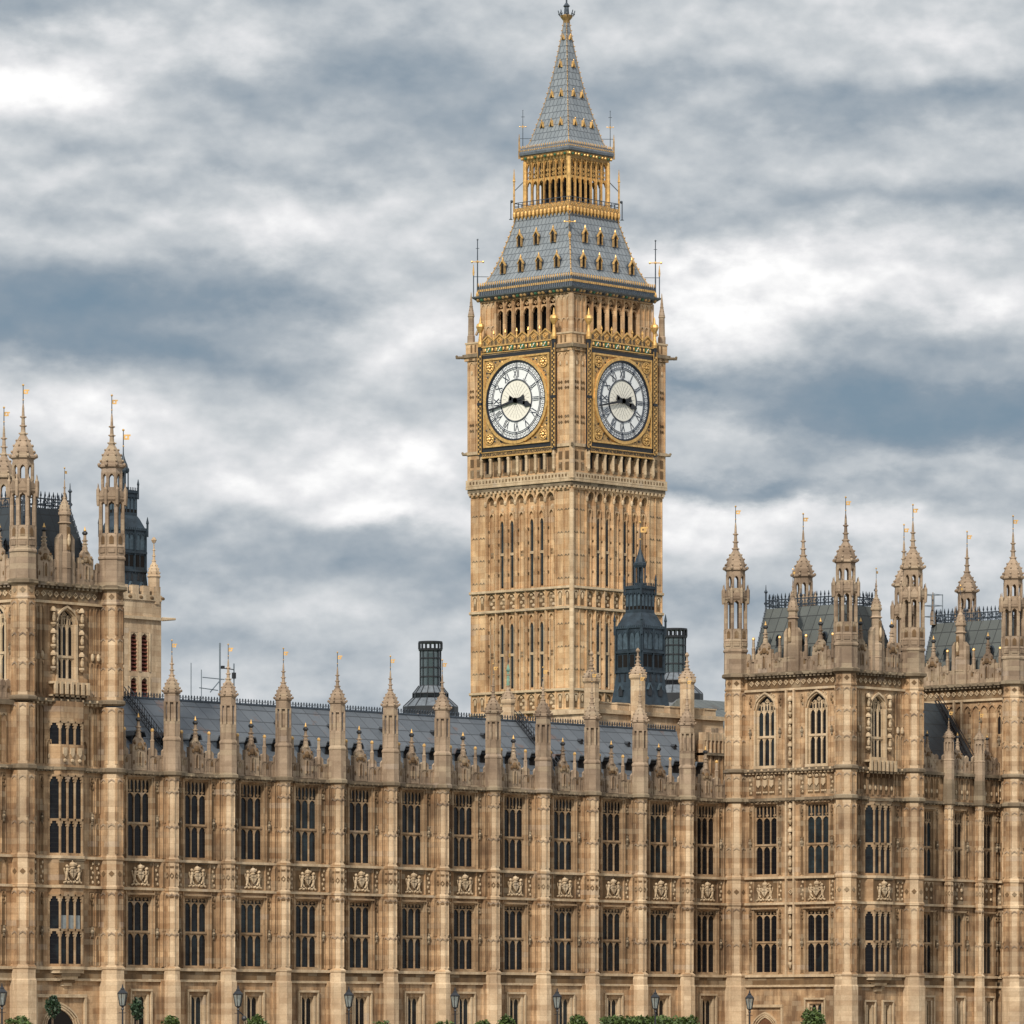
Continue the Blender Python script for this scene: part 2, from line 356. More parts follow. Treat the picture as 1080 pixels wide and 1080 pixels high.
# ------------------------------------------------------------------ small repeated pieces
def vane(mb, z0, z1, r=.035, flag=.34, right=True, mat='gold'):
    mb.mat('iron'); mb.lathe(0, 0, [(r, z0), (r * .7, z1)], 6)
    mb.mat(mat); h = z1 - z0; zf = z0 + h * .58; k = .70710678
    s = 1 if right else -1
    # flag turned broadside to the river bend (it streams along the wind)
    A = Vector((RT.x, RT.y, 0)) * s
    def pp(u, z): return (A.x * u, A.y * u, z)
    n = Vector((-A.y, A.x, 0)) * .02
    for (u0, u1, za, zb) in ((.03, flag, zf, zf + flag * .28), (.03, flag, zf + flag * .62, zf + flag * .9), (.03, flag * .35, zf + flag * .28, zf + flag * .62), (flag * .68, flag, zf + flag * .28, zf + flag * .62), (flag, flag * 1.25, zf + flag * .62, zf + flag * .9)):
        P = [pp(u0, za), pp(u1, za), pp(u1, zb), pp(u0, zb)]
        n0 = len(mb.v)
        for sg in (-1, 1):
            for p in P: mb.v.append((p[0] + n.x * sg, p[1] + n.y * sg, p[2]))
        for f in ((0, 1, 2, 3), (4, 5, 6, 7), (0, 1, 5, 4), (1, 2, 6, 5), (2, 3, 7, 6), (3, 0, 4, 7)):
            mb.f.append(tuple(i + n0 for i in f)); mb.fm.append(mb.mi)
    mb.ball(0, 0, z1, r * 2.2, 6); mb.ball(0, 0, z0 + h * .3, r * 1.6, 6)

def crocketed(mb, z0, z1, r0, tiers, n=8, ogee=True):
    "ogee cap running into a crocketed spirelet"
    H = z1 - z0
    prof = [(r0, z0), (r0 * 1.0, z0 + H * .05), (r0 * .92, z0 + H * .13), (r0 * .76, z0 + H * .22), (r0 * .52, z0 + H * .31), (r0 * .32, z0 + H * .38), (r0 * .22, z0 + H * .46), (r0 * .15, z0 + H * .7), (r0 * .10, z0 + H * .92), (r0 * .05, z1)]
    mb.lathe(0, 0, prof, n)
    def rad(z):
        for (a, za), (b, zb) in zip(prof, prof[1:]):
            if za <= z <= zb: return a + (b - a) * (z - za) / (zb - za)
        return .05
    for f, w in ((.07, .11), (.19, .10), (.29, .09)):
        z = z0 + H * f; r = rad(z)
        for k in range(n):
            t = PI / n + 2 * PI * k / n; ww = r0 * w; mb.ball((r + ww * .6) * math.cos(t), (r + ww * .6) * math.sin(t), z, ww, 5)
    for f, w in ((.42, .15), (.57, .14), (.74, .15)):
        z = z0 + H * f; r = rad(z); mb.lathe(0, 0, [(r, z - .06 * r0 / .5), (r + r0 * w * .5, z - .01), (r, z + .06 * r0 / .5)], n)
        for k in range(0, n, 2):
            t = PI / n + 2 * PI * k / n; ww = r0 * w * .5; mb.ball((r + ww * 1.2) * math.cos(t), (r + ww * 1.2) * math.sin(t), z + .02, ww, 5)

def turret_main():
    "octagonal buttress of the river range with its pinnacle; origin on its axis"
    q = MB(); q.mat('pale'); r = .43
    q.lathe(0, 0, [(.60, -.3), (.60, 4.95), (.54, 5.07), (.54, 5.62), (.60, 5.70), (.60, 5.78), (r, 5.9), (r, 10.62), (r + .07, 10.70), (r + .07, 10.84), (r, 10.92), (r, 12.45), (r + .08, 12.54), (r + .08, 12.68), (r, 12.78), (r, 17.7), (.56, 17.95)], 8)
    q.mat('umber'); q.lathe(0, 0, [(.58, 17.93), (.70, 18.02), (.70, 18.2), (.60, 18.27)], 8)
    q.mat('roofstone'); q.lathe(0, 0, [(.60, 18.25), (.585, 20.15), (.62, 20.2), (.62, 20.3), (.53, 20.45), (.52, 21.42)], 8)
    q.lathe(0, 0, [(.36, 21.4), (.36, 22.7)], 8)
    q.lathe(0, 0, [(.52, 22.62), (.52, 23.15), (.60, 23.22), (.61, 23.34), (.50, 23.40)], 8)
    for k in range(8):
        t = PI / 8 + k * PI / 4; c, s = math.cos(t), math.sin(t)
        q.lathe(.475 * c, .475 * s, [(.085, 21.4), (.085, 22.7)], 6)
        q.lathe(.52 * c, .52 * s, [(.035, 20.5), (.035, 21.4)], 4)
    # panel ribs, chevron heads and carved lozenges on the facets
    for k in range(8):
        t = k * PI / 4; a = r * math.cos(PI / 8); ta = (-math.sin(t), math.cos(t)); n = (math.cos(t), math.sin(t))
        def pt(u, d, z): return (n[0] * (a + d) + ta[0] * u, n[1] * (a + d) + ta[1] * u, z)
        def fb(u0, u1, d, z0, z1, sl=0):
            q.add([pt(u0, -.02, z0), pt(u1, -.02, z0 + sl), pt(u1, d, z0 + sl), pt(u0, d, z0), pt(u0, -.02, z1), pt(u1, -.02, z1 + sl), pt(u1, d, z1 + sl), pt(u0, d, z1)],
                  [(0, 1, 2, 3), (4, 5, 6, 7), (0, 1, 5, 4), (1, 2, 6, 5), (2, 3, 7, 6), (3, 0, 4, 7)])
        q.mat('pale')
        for (z0, z1) in ((6.0, 8.0), (8.2, 10.5), (12.9, 14.8), (15.0, 17.0), (17.15, 17.8)):
            fb(-.205, -.165, .03, z0, z1); fb(.165, .205, .03, z0, z1)
            q.mat('roofstone'); fb(-.19, 0, .06, z1 - .20, z1 - .10, .13); fb(0, .19, .06, z1 - .07, z1 + .03, -.13); q.mat('pale')
        fb(-.205, -.165, .03, 11.0, 12.4); fb(.165, .205, .03, 11.0, 12.4)
        q.mat('brown')
        for zc in (11.65,):
            fb(-.13, 0, .045, zc - .05, zc + .03, .17); fb(-.13, 0, .045, zc - .03, zc + .05, -.17); fb(0, .13, .045, zc + .12, zc + .2, -.17); fb(0, .13, .045, zc - .2, zc - .12, .17)
        for zc in (10.25, 12.15): fb(-.13, .13, .05, zc, zc + .10)
        q.mat('roofstone'); fb(-.13, .13, .03, 20.62, 21.2); fb(-.2, .2, .035, 19.2, 19.28); fb(-.2, .2, .035, 22.9, 22.98)
    q.mat('roofstone')
    for k in range(8):
        t = PI / 8 + k * PI / 4; q.ball(.64 * math.cos(t), .64 * math.sin(t), 23.36, .08, 5)
    crocketed(q, 23.38, 25.62, .53, 10)
    q.mat('wall'); wi = q.mi; pi = q.mats.index('pale')
    for i, f in enumerate(q.f):                    # south-facing facets are given the browner wall material
        if q.fm[i] == pi:
            c = [sum(q.v[j][k] for j in f) / len(f) for k in range(3)]
            if 5.8 < c[2] < 17.9 and c[0] < -.33 and abs(c[1]) < .34: q.fm[i] = wi
    return q
def turret_tower(z0, cor):
    "octagonal corner turret of the square towers (two open lantern tiers); cor = height shift of the upper tiers"
    q = MB(); r = .76; q.mat('pale')
    q.lathe(0, 0, [(.90, z0), (.90, 4.95), (.83, 5.07), (.83, 5.62), (.90, 5.7), (.90, 5.78), (r, 5.9), (r, 10.62), (r + .08, 10.7), (r + .08, 10.84), (r, 10.92), (r, 12.45), (r + .08, 12.54), (r + .08, 12.68), (r, 12.78), (r, 17.88)], 8)
    q.mat('umber'); q.lathe(0, 0, [(r, 17.87), (r + .16, 18.0), (r + .16, 18.2), (r, 18.28)], 8)
    q.mat('pale'); q.lathe(0, 0, [(r, 18.26), (r, 20.0 + cor * .75)], 8)
    q.mat('umber'); zc = 20.0 + cor * .8; q.lathe(0, 0, [(r, zc - .02), (r + .16, zc + .08), (r + .16, zc + .26), (r, zc + .34)], 8)
    q.mat('pale'); c1 = 26.9 + cor * .96
    q.lathe(0, 0, [(r, zc + .32), (r, c1 - 1.1), (r + .06, c1 - 1.04), (r + .06, c1 - .94), (r, c1 - .88), (r, c1 - .2)], 8)
    q.mat('umber'); q.lathe(0, 0, [(r, c1 - .22), (r + .26, c1 - .1), (r + .26, c1 + .08), (.87, c1 + .18)], 8)
    q.mat('roofstone'); c = cor
    q.lathe(0, 0, [(.87, c1 + .16), (.85, 28.55 + c), (.92, 28.6 + c), (.92, 28.72 + c), (.85, 28.8 + c), (.85, 29.3 + c), (.88, 29.36 + c), (.82, 29.5 + c), (.82, 30.22 + c)], 8)
    q.lathe(0, 0, [(.82, 32.2 + c), (.92, 32.34 + c), (.92, 32.55 + c), (.70, 32.62 + c), (.70, 33.1 + c)], 8)
    q.lathe(0, 0, [(.70, 33.95 + c), (.70, 34.3 + c), (.83, 34.38 + c), (.83, 34.5 + c), (.74, 34.56 + c)], 8)
    for k in range(8):
        t = PI / 8 + k * PI / 4; C_, S2 = math.cos(t), math.sin(t)
        q.lathe(.74 * C_, .74 * S2, [(.125, 30.2 + c), (.125, 32.3 + c)], 6)
        q.lathe(.92 * C_, .92 * S2, [(.10, 32.0 + c), (.13, 32.4 + c), (.13, 32.95 + c), (.05, 33.1 + c), (.02, 33.35 + c)], 5)
        q.lathe(.62 * C_, .62 * S2, [(.10, 33.0 + c), (.10, 34.1 + c)], 6)
        q.ball(.86 * C_, .86 * S2, 34.52 + c, .12, 5)
        q.lathe(.84 * C_, .84 * S2, [(.045, 28.9 + c), (.045, 30.2 + c)], 4)
    # arched heads between the posts and pierced crown
    for k in range(8):
        t = k * PI / 4; ta = (-math.sin(t), math.cos(t)); n = (math.cos(t), math.sin(t))
        def ring(pts, a, d0, d1):
            m0 = len(q.v); L = len(pts)
            for d in (d0, d1):
                for (u, z) in pts: q.v.append((n[0] * (a + d) + ta[0] * u, n[1] * (a + d) + ta[1] * u, z))
            for f in [tuple(range(L)), tuple(range(L, 2 * L))] + [(i, (i + 1) % L, L + (i + 1) % L, L + i) for i in range(L)]:
                q.f.append(tuple(i + m0 for i in f)); q.fm.append(q.mi)
        for (a, hw, zt, h) in ((.70, .27, 32.25, .45), (.58, .2, 34.0, .4)):
            ring([(-hw, zt + c), (-hw, zt - h + c), (-hw * .55, zt - h * .35 + c), (0, zt - .03 + c), (hw * .55, zt - h * .35 + c), (hw, zt - h + c), (hw, zt + c)], a, -.06, .06)
        ring([(-.3, 32.5 + c), (.3, 32.5 + c), (.3, 32.62 + c), (0, 33.0 + c), (-.3, 32.62 + c)], .84, -.04, .03)
        q.mat('pale')
        for (z0_, z1_) in ((6.0, 8.0), (8.2, 10.5), (12.9, 14.8), (15.0, 17.6), (18.5, zc - .2), (zc + .6, zc + 2.4), (zc + 2.6, zc + 4.2), (zc + 4.4, c1 - 1.2)):
            for sg in (-1, 1):
                ring([(sg * .27, z0_), (sg * .22, z0_), (sg * .22, z1_), (sg * .27, z1_)], .70, -.02, .06)
            q.mat('roofstone'); ring([(-.22, z1_ - .24), (-.22, z1_ - .14), (0, z1_), (.22, z1_ - .14), (.22, z1_ - .24), (0, z1_ - .1)], .70, -.02, .05); q.mat('pale')
        q.mat('brown')
        for zz in (11.65, c1 - .55):
            k2 = .19; ring([(-k2, zz), (0, zz + k2), (k2, zz), (0, zz - k2)], .70, -.01, .03)
        q.mat('roofstone')
        ring([(-.2, 29.0 + c), (.2, 29.0 + c), (.2, 29.25 + c), (-.2, 29.25 + c)], .79, -.02, .05)
        q.mat('brown'); ring([(-.14, 29.55 + c), (.14, 29.55 + c), (.14, 29.95 + c), (0, 30.1 + c), (-.14, 29.95 + c)], .755, -.02, .03); q.mat('roofstone')
    crocketed(q, 34.54 + c, 37.75 + c, .72, 11)
    q.mat('wall'); wi = q.mi; pi = q.mats.index('pale')
    for i, f in enumerate(q.f):                    # south and east facets take the warmer wall material, the diagonal one stays pale
        if q.fm[i] == pi:
            cc_ = [sum(q.v[j][k] for j in f) / len(f) for k in range(3)]
            if cc_[2] > 5.8 and ((cc_[0] < -.6 and abs(cc_[1]) < .38) or (cc_[1] < -.6 and abs(cc_[0]) < .38)): q.fm[i] = wi
    return q
tv = MB(); vane(tv, 25.5, 26.55, .028, .26); TV = tv
def window_bay(w=1.85, z0=12.86, zt=14.92, z1=17.72, trac=.88, n=3, d=0.):
    "stone mullions, transom and cusped heads of one two-tier window; origin on its centre line at the wall plane"
    q = MB(); q.mat('mull'); m = .072; lw = (w - m * (n + 1)) / n; a = -w / 2
    q.box(-w / 2 - .10, -w / 2 + .013, d - .22, d + .05, z0 - .05, z1 + .1); q.box(w / 2 - .013, w / 2 + .10, d - .22, d + .05, z0 - .05, z1 + .1)
    q.box(-w / 2 - .16, w / 2 + .16, d - .05, d + .16, z1 + .1, z1 + .2)                       # hood
    q.poly([(-w / 2 - .12, z0 - .05), (w / 2 + .12, z0 - .05), (w / 2 + .12, z0 - .2), (-w / 2 - .12, z0 - .2)], d - .3, d + .06)
    for i in range(n + 1):
        x = -w / 2 + i * (lw + m); q.box(x, x + m, d - .24, d - .13, z0, z1)
    q.box(-w / 2, w / 2, d - .25, d - .08, zt - .06, zt + .07)
    for i in range(n):
        x0 = -w / 2 + m + i * (lw + m); x1 = x0 + lw
        q.head(x0, x1, zt - .45, zt - .07, d - .23, d - .14)
        if trac:
            zs = z1 - trac
            q.head(x0, x1, zs - .30, zs + .02, d - .23, d - .14)
            xm = (x0 + x1) / 2; q.box(xm - .03, xm + .03, d - .23, d - .15, zs, z1)
            q.quatre(xm, zs + .16, .13, d - .23, d - .15)
            q.head(x0, xm - .03, z1 - .30, z1, d - .23, d - .15); q.head(xm + .03, x1, z1 - .30, z1, d - .23, d - .15)
        else: q.head(x0, x1, z1 - .42, z1, d - .23, d - .14)
    return q
def pane(w, z0, z1, d=-.22):
    q = MB(); q.mat('glass'); q.box(-w / 2 - .14, w / 2 + .14, d - .04, d, z0 - .05, z1 + .05); return q
def arms(w=2.1, z0=10.95, z1=12.42, d=0.):
    "carved royal arms: shield, crown, two supporters and a scroll"
    q = MB(); q.mat('brown'); q.box(-w / 2, w / 2, d - .12, d + .01, z0, z1)
    q.mat('carve'); h = z1 - z0; zc = z0 + h * .45
    q.poly([(-.24, zc + .26), (.24, zc + .26), (.25, zc - .05), (0, zc - .33), (-.25, zc - .05)], d, d + .16)
    q.box(-.19, .19, d + .1, d + .16, zc + .05, zc + .09); q.box(-.02, .02, d + .1, d + .16, zc - .25, zc + .24)
    q.lathe(0, d + .06, [(.12, zc + .28), (.16, zc + .34), (.13, zc + .42), (.2, zc + .46), (.22, zc + .58), (.14, zc + .67), (.03, zc + .72)], 8)
    q.ball(0, d + .06, zc + .76, .05)
    rn = random.Random(3)
    for s in (-1, 1):                                  # a lion and a unicorn, rampant
        q.blob(s * .52, d + .08, zc - .08, .11, .1, .27); q.blob(s * .47, d + .1, zc + .2, .12, .1, .17); q.blob(s * .52, d + .12, zc + .44, .10, .1, .10); q.blob(s * .44, d + .12, zc + .40, .07, .1, .06)
        q.bar((s * .40, d + .1, zc + .2), (s * .22, d + .12, zc + .28), .045, 5); q.bar((s * .42, d + .1, zc + .08), (s * .24, d + .12, zc + .05), .045, 5)
        q.bar((s * .48, d + .08, zc - .2), (s * .33, d + .1, zc - .42), .06, 5); q.bar((s * .52, d + .08, zc - .2), (s * .60, d + .08, zc - .45), .06, 5)
        q.bar((s * .58, d + .06, zc - .12), (s * .72, d + .08, zc + .16), .035, 5); q.blob(s * .70, d + .07, zc + .24, .05, .05, .1)
        for i in range(7): q.blob(s * (.12 + i * .1), d + .07, z0 + .12 + .05 * math.sin(i * 1.9), .075, .07, .065 + .02 * rn.random(), 6)
    for i in range(10): q.blob(rn.uniform(-.75, .75), d + .04, rn.uniform(z0 + .1, z1 - .1), .06, .05, .05, 5)
    q.mat('umber'); q.box(-w / 2 - .04, w / 2 + .04, d, d + .07, z1, z1 + .07)
    return q
def niche_strip(q, a, z0, z1, d, statue=True, mat='brown', nofill=False):
    "narrow panelled strip beside a window"
    if mat == 'brown' and not nofill: q.box(a - .185, a + .185, d - .02, d + .012, z0 + .08, z1 - .2) if q.mat('brown') else 0  # brown fill puts recess shade into the strip colour
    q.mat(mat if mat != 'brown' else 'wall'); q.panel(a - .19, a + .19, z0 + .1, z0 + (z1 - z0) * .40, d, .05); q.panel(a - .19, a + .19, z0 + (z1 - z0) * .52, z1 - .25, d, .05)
    if statue:
        zm = z0 + (z1 - z0) * .45; q.mat('umber'); q.blob(a, d + .08, zm, .15, .12, .17, 6); q.blob(a, d + .06, zm - .24, .09, .08, .14, 6); q.blob(a, d + .08, zm + .22, .07, .1, .1, 5)
        q.mat('carve'); q.blob(a - .05, d + .12, zm + .04, .06, .08, .07, 5)
        q.mat('brown'); 
        for i in range(3): q.blob(a + (-1) ** i * .05, d + .05, z1 - .5 - i * .22, .1, .06, .1, 5)
def dentils(q, a0, a1, z, d, pitch=.42, hh=.14, w=.2, out=.12):
    n = max(1, int((a1 - a0) / pitch)); p = (a1 - a0) / n
    for i in range(n):
        c = a0 + (i + .5) * p; q.box(c - w / 2, c + w / 2, d - .05, d + out, z - hh, z)
def parapet(q, a0, a1, z0, d, h=1.5, mat='roofstone', pitch=.42):
    "pierced-looking gothic parapet with pointed merlons"
    q.mat(mat); q.box(a0, a1, d - .14, d + .02, z0, z0 + h * .70)
    q.box(a0, a1, d - .16, d + .07, z0, z0 + .12); q.box(a0, a1, d - .16, d + .05, z0 + h * .64, z0 + h * .70)
    n = max(1, round((a1 - a0) / pitch)); p = (a1 - a0) / n
    for i in range(n):
        c = a0 + (i + .5) * p
        q.mat(mat); q.box(c - p / 2, c - p / 2 + .055, d - .02, d + .06, z0 + .1, z0 + h * .66)
        q.head(c - p / 2 + .055, c + p / 2, z0 + h * .45, z0 + h * .65, d - .02, d + .05)
        if i % 3 != 1:
            q.poly([(c - p * .42, z0 + h * .69), (c + p * .42, z0 + h * .69), (c + p * .42, z0 + h * .9), (c, z0 + h), (c - p * .42, z0 + h * .9)], d - .14, d + .02)
        if i % 3 == 0: q.mat('brown'); q.poly([(c - .09, z0 + h * .36), (c + .09, z0 + h * .36), (c + .09, z0 + h * .5), (c, z0 + h * .6), (c - .09, z0 + h * .5)], d, d + .045)
def gablet(z0=0., k=1.):
    "niche gablet in the middle of a parapet with its gilt finial"
    q = MB(); q.mat('roofstone'); q.poly([(-.62, 0), (.62, 0), (.62, 1.65), (.36, 1.65), (.36, 1.9), (.12, 2.15), (-.12, 2.15), (-.36, 1.9), (-.36, 1.65), (-.62, 1.65)], -.16, .12)
    q.box(-.16, -.11, .1, .2, .3, 1.2); q.box(.11, .16, .1, .2, .3, 1.2); q.head(-.11, .11, .9, 1.2, .1, .2)
    q.mat('brown'); q.box(-.1, .1, .1, .14, .35, 1.1); q.blob(0, .16, 1.55, .22, .1, .22)
    for s in (-1, 1): q.blob(s * .3, .14, 1.4, .12, .08, .14); q.blob(s * .42, .12, 1.7, .08, .1, .1); q.blob(s * .5, .12, .5, .06, .06, .16)
    q.mat('roofstone'); q.lathe(0, 0, [(.20, 2.0), (.17, 2.3), (.13, 2.45), (.09, 3.1)], 8)
    for i in range(3): q.lathe(0, 0, [(.16, 2.25 + i * .22), (.2, 2.3 + i * .22), (.12, 2.36 + i * .22)], 4)
    q.mat('black'); q.lathe(0, 0, [(.09, 3.08), (.19, 3.18), (.17, 3.28), (.08, 3.34)], 8)
    q.mat('gold'); q.lathe(0, 0, [(.08, 3.32), (.1, 3.38), (.055, 3.46), (.02, 3.62)], 8)
    return q
def smallpin(h=1.75):
    q = MB(); q.mat('roofstone'); q.lathe(0, 0, [(.13, 0), (.13, .9), (.15, .95), (.10, 1.05), (.09, h - .22)], 6)
    q.mat('gold'); q.lathe(0, 0, [(.09, h - .22), (.12, h - .14), (.09, h - .05), (.03, h)], 6)
    return q
def ground_window(w=1.15, top=4.05, n=2):
    q = MB(); q.mat('carve'); q.box(-w / 2 - .38, w / 2 + .38, -.05, .16, top + .28, top + .42)
    for s in (-1, 1): q.box(min(s * (w / 2 + .38), s * (w / 2 + .26)), max(s * (w / 2 + .38), s * (w / 2 + .26)), -.05, .14, top - 1.9, top + .28)
    for s in (-1, 1): q.box(min(s * (w / 2 + .14), s * (w / 2 - .013)), max(s * (w / 2 + .14), s * (w / 2 - .013)), -.3, .06, top - 1.9, top + .06)
    m = .08; lw = (w - m * (n + 1)) / n
    for i in range(n + 1): x = -w / 2 + i * (lw + m); q.box(x, x + m, -.24, -.15, top - 1.9, top)
    for i in range(n): x = -w / 2 + m + i * (lw + m); q.head(x, x + lw, top - .4, top, -.23, -.16)
    q.box(-w / 2 - .1, w / 2 + .1, -.3, .1, top - 2.02, top - 1.9)
    q.mat('glass'); q.box(-w / 2 - .1, w / 2 + .1, -.30, -.22, top - 1.95, top + .02)
    return q

ME = {}
def shared(key, q, smooth=False):
    if key not in ME:
        o = q.build(key); ME[key] = o.data; bpy.data.objects.remove(o)
    return ME[key]
def put(key, name, parent, a, d, z, o=(0, 0), S=E_, **kw):
    x = o[0] + a * S[0] + d * S[1]; y = o[1] + a * S[1] - d * S[0]
    p = parent.location if parent else Vector((0, 0, 0))
    return link(name, ME[key], parent, (x - p.x, y - p.y, z - p.z), rzof(S))

shared('turret', turret_main()); _q = turret_main(); _q.v = [(x * .68, y * .68, z if z < 18.22 else (z + (z - 18.22) * 30 if z < 18.28 else 20.1 + (z - 18.28) * .53)) for x, y, z in _q.v]; shared('turret_low', _q); shared('vane_s', TV)
shared('win_up', window_bay(2.1, 12.86, 14.92, 17.72, .88)); shared('win_lo', window_bay(2.1, 5.98, 8.08, 10.30, .32))
shared('pane_up', pane(2.1, 12.86, 17.72)); shared('pane_lo', pane(2.1, 5.98, 10.30))
shared('win2_up', window_bay(1.1, 12.86, 14.92, 17.5, .8, 2)); shared('win2_lo', window_bay(1.1, 5.98, 8.08, 10.2, 0, 2))
shared('pane2_up', pane(1.1, 12.86, 17.5)); shared('pane2_lo', pane(1.1, 5.98, 10.2))
shared('arms', arms()); shared('gablet', gablet()); shared('pin', smallpin()); shared('gwin', ground_window()); shared('gwin1', ground_window(.5, 3.95, 1))
ops_main = [(12.86, 17.72), (5.98, 10.30)]

def bands(q, a0, a1, d, z1=18.2):
    "continuous mouldings of the three main storeys at wall plane d"
    q.mat('brown'); q.box(a0, a1, d - .1, d + .10, 5.07, 5.62)
    q.mat('carve'); q.box(a0, a1, d - .1, d + .22, 5.62, 5.80); q.box(a0, a1, d - .1, d + .18, 4.93, 5.08)
    for z in (10.70, 12.52): q.box(a0, a1, d - .1, d + .20, z, z + .16)
    q.mat('umber'); q.box(a0, a1, d - .1, d + .30, 18.0, 18.2); q.box(a0, a1, d - .1, d + .16, 17.92, 18.01)
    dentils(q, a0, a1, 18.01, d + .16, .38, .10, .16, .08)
    q.mat('umber')
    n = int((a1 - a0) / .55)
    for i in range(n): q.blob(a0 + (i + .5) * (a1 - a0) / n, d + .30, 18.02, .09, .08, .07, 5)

# ------------------------------------------------------------------ the long river range
rg = thing('palace_range', 'long gothic stone range with tall mullioned windows and slate roof between the square towers', 'palace', (0, 0, 0))
O = (0, 0); DW = -.35
q = MB(); q.mat('wall'); XA, XB = -4.6, 54.6
nb = 12; cen = [-2.5 + 5 * i for i in range(nb)]
ops = []
for c in cen:
    for z0, z1 in ops_main: ops.append((c - 1.05, c + 1.05, z0, z1))
    ops.append((c - .575, c + .575, 2.15, 4.05))
q.wallp(XA, XB, -.3, 5.07, DW - 1.0, DW + .06, ops); q.wallp(XA, XB, 5.07, 18.2, DW - 1.0, DW, ops)
bands(q, XA, XB, DW)
for c in cen:
    for s in (-1, 1):
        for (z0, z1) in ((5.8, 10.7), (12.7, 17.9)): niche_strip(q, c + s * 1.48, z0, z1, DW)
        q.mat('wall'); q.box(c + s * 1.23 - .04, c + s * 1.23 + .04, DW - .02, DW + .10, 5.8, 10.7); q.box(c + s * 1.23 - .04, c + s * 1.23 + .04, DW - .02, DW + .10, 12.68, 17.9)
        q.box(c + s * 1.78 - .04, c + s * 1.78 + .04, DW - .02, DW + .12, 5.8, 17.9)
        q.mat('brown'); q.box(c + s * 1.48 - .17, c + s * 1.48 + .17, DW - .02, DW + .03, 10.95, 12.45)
        q.mat('carve')
        for j in range(5): q.blob(c + s * 1.48 + (-1) ** j * .06, DW + .04, 11.1 + j * .29, .09, .06, .10, 5)
    q.mat('wall'); q.box(c - 1.2, c + 1.2, DW - .02, DW + .10, 10.45, 10.53)
for i in range(-1, 12):
    x = 5. * i
    if not -4 < x < 54: continue
    q.mat('wall'); q.box(x - .72, x + .72, DW - .02, DW + .183, 5.85, 17.88); q.box(x - .80, x + .80, DW - .02, DW + .26, -.3, 5.0)
    for s in (-1, 1):
        for (z0, z1) in ((5.9, 8.0), (8.15, 10.6), (12.75, 14.8), (15.0, 17.8), (10.9, 12.45)): q.mat('wall'); q.panel(x + s * .57 - .13, x + s * .57 + .13, z0, z1, DW + .20, .05)
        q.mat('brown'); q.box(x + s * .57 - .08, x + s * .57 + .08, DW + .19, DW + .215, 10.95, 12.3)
for c in cen:
    for s in (-1, 1):
        q.mat('wall'); q.box(c + s * 1.16 - .04, c + s * 1.16 + .04, DW - .02, DW + .07, 10.88, 12.5)
q.build('wall', rg)
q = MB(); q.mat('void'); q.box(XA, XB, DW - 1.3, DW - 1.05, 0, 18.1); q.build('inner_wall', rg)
for c in cen:
    w = put('win_up', 'window', rg, c, DW, 0); link('pane', ME['pane_up'], w)
    w = put('win_lo', 'window', rg, c, DW, 0); link('pane', ME['pane_lo'], w)
    put('gwin', 'ground_window', rg, c, DW + .06, 0); put('arms', 'coat_of_arms', rg, c, DW, 0)
    p = MB(); 
    parapet(p, c - 2.5, c + 2.496, 18.2, DW - .1); p.build('parapet', rg)
    put('gablet', 'gablet', rg, c, DW - .1, 18.25)
    for s in (-1, 1): put('pin', 'parapet_pinnacle', rg, c + s * 1.22, DW - .1, 19.2)
for i in range(11):
    t = put('turret', 'turret', rg, 5. * i, 0, 0); link('weather_vane', ME['vane_s'], t)
# roof
q = MB(); q.mat('slate')
r0 = (-4.7, -1.2, 18.5); r1 = (51.6, -1.2, 18.5); r2 = (57.0, -7.0, 23.35); r3 = (-4.7, -7.0, 23.35); r4 = (57.0, -12.8, 18.5); r5 = (-4.7, -12.8, 18.5)
q.add([r0, r1, r2, r3, r4, r5], [(0, 1, 2, 3), (3, 2, 4, 5), (0, 3, 5), (1, 4, 2), (0, 1, 4, 5)])
rf = q.build('roof', rg)
def cresting(q, p, n_dir, L, z, h=.36, pitch=.24, mat='iron'):
    q.mat(mat); n = int(L / pitch)
    q.box(0, L, -.02, .02, z + h * .12, z + h * .22); q.box(0, L, -.02, .02, z + h * .52, z + h * .6)
    for i in range(n + 1):
        a = i * L / n; q.box(a - .02, a + .02, -.02, .02, z, z + h * .8); q.poly([(a - .07, z + h * .74), (a, z + h), (a + .07, z + h * .74), (a, z + h * .62)], -.02, .02)
        if i % 2: q.quatre(a, z + h * .36, h * .2, -.02, .02)
q = MB(); q.frame((-4.5, 7.0)); cresting(q, 0, 0, 61.3, 23.33, .42, .26); q.mat('iron'); q.bar((0, 0, 23.36), (61.3, 0, 23.36), .09, 6); q.build('ridge_cresting', rf)
def slopey(y): return 18.5 + (y - 1.2) * (4.85 / 5.8)
def roofvent():
    q = MB(); q.mat('black'); q.poly([(-.22, 0), (.22, 0), (.22, .34), (0, .5), (-.22, .34)], -.45, .12); q.poly([(-.27, .30), (0, .54), (.27, .30), (.27, .36), (0, .6), (-.27, .36)], -.5, .18); return q
def dormer():
    q = MB(); q.mat('iron'); q.poly([(-.5, 0), (.5, 0), (.5, .6), (.38, .88), (-.38, .88), (-.5, .6)], -.9, .0); q.mat('void'); q.box(-.42, .42, .0, .03, .06, .72)
    q.mat('slate'); q.poly([(-.58, .62), (-.42, .92), (.42, .92), (.58, .62), (.58, .7), (.44, 1.0), (-.44, 1.0), (-.58, .7)], -.95, .2); return q
shared('roofvent', roofvent()); shared('dormer', dormer())
for i, c in enumerate(cen):
    put('roofvent', 'roof_vent', rf, c + 2.3, -5.3, slopey(5.3) - .02).scale = (.62, .62, .62)
    for s in (-.55, 1.95): put('dormer', 'dormer', rf, c + s + .5, -3.1, slopey(3.1) - .15)
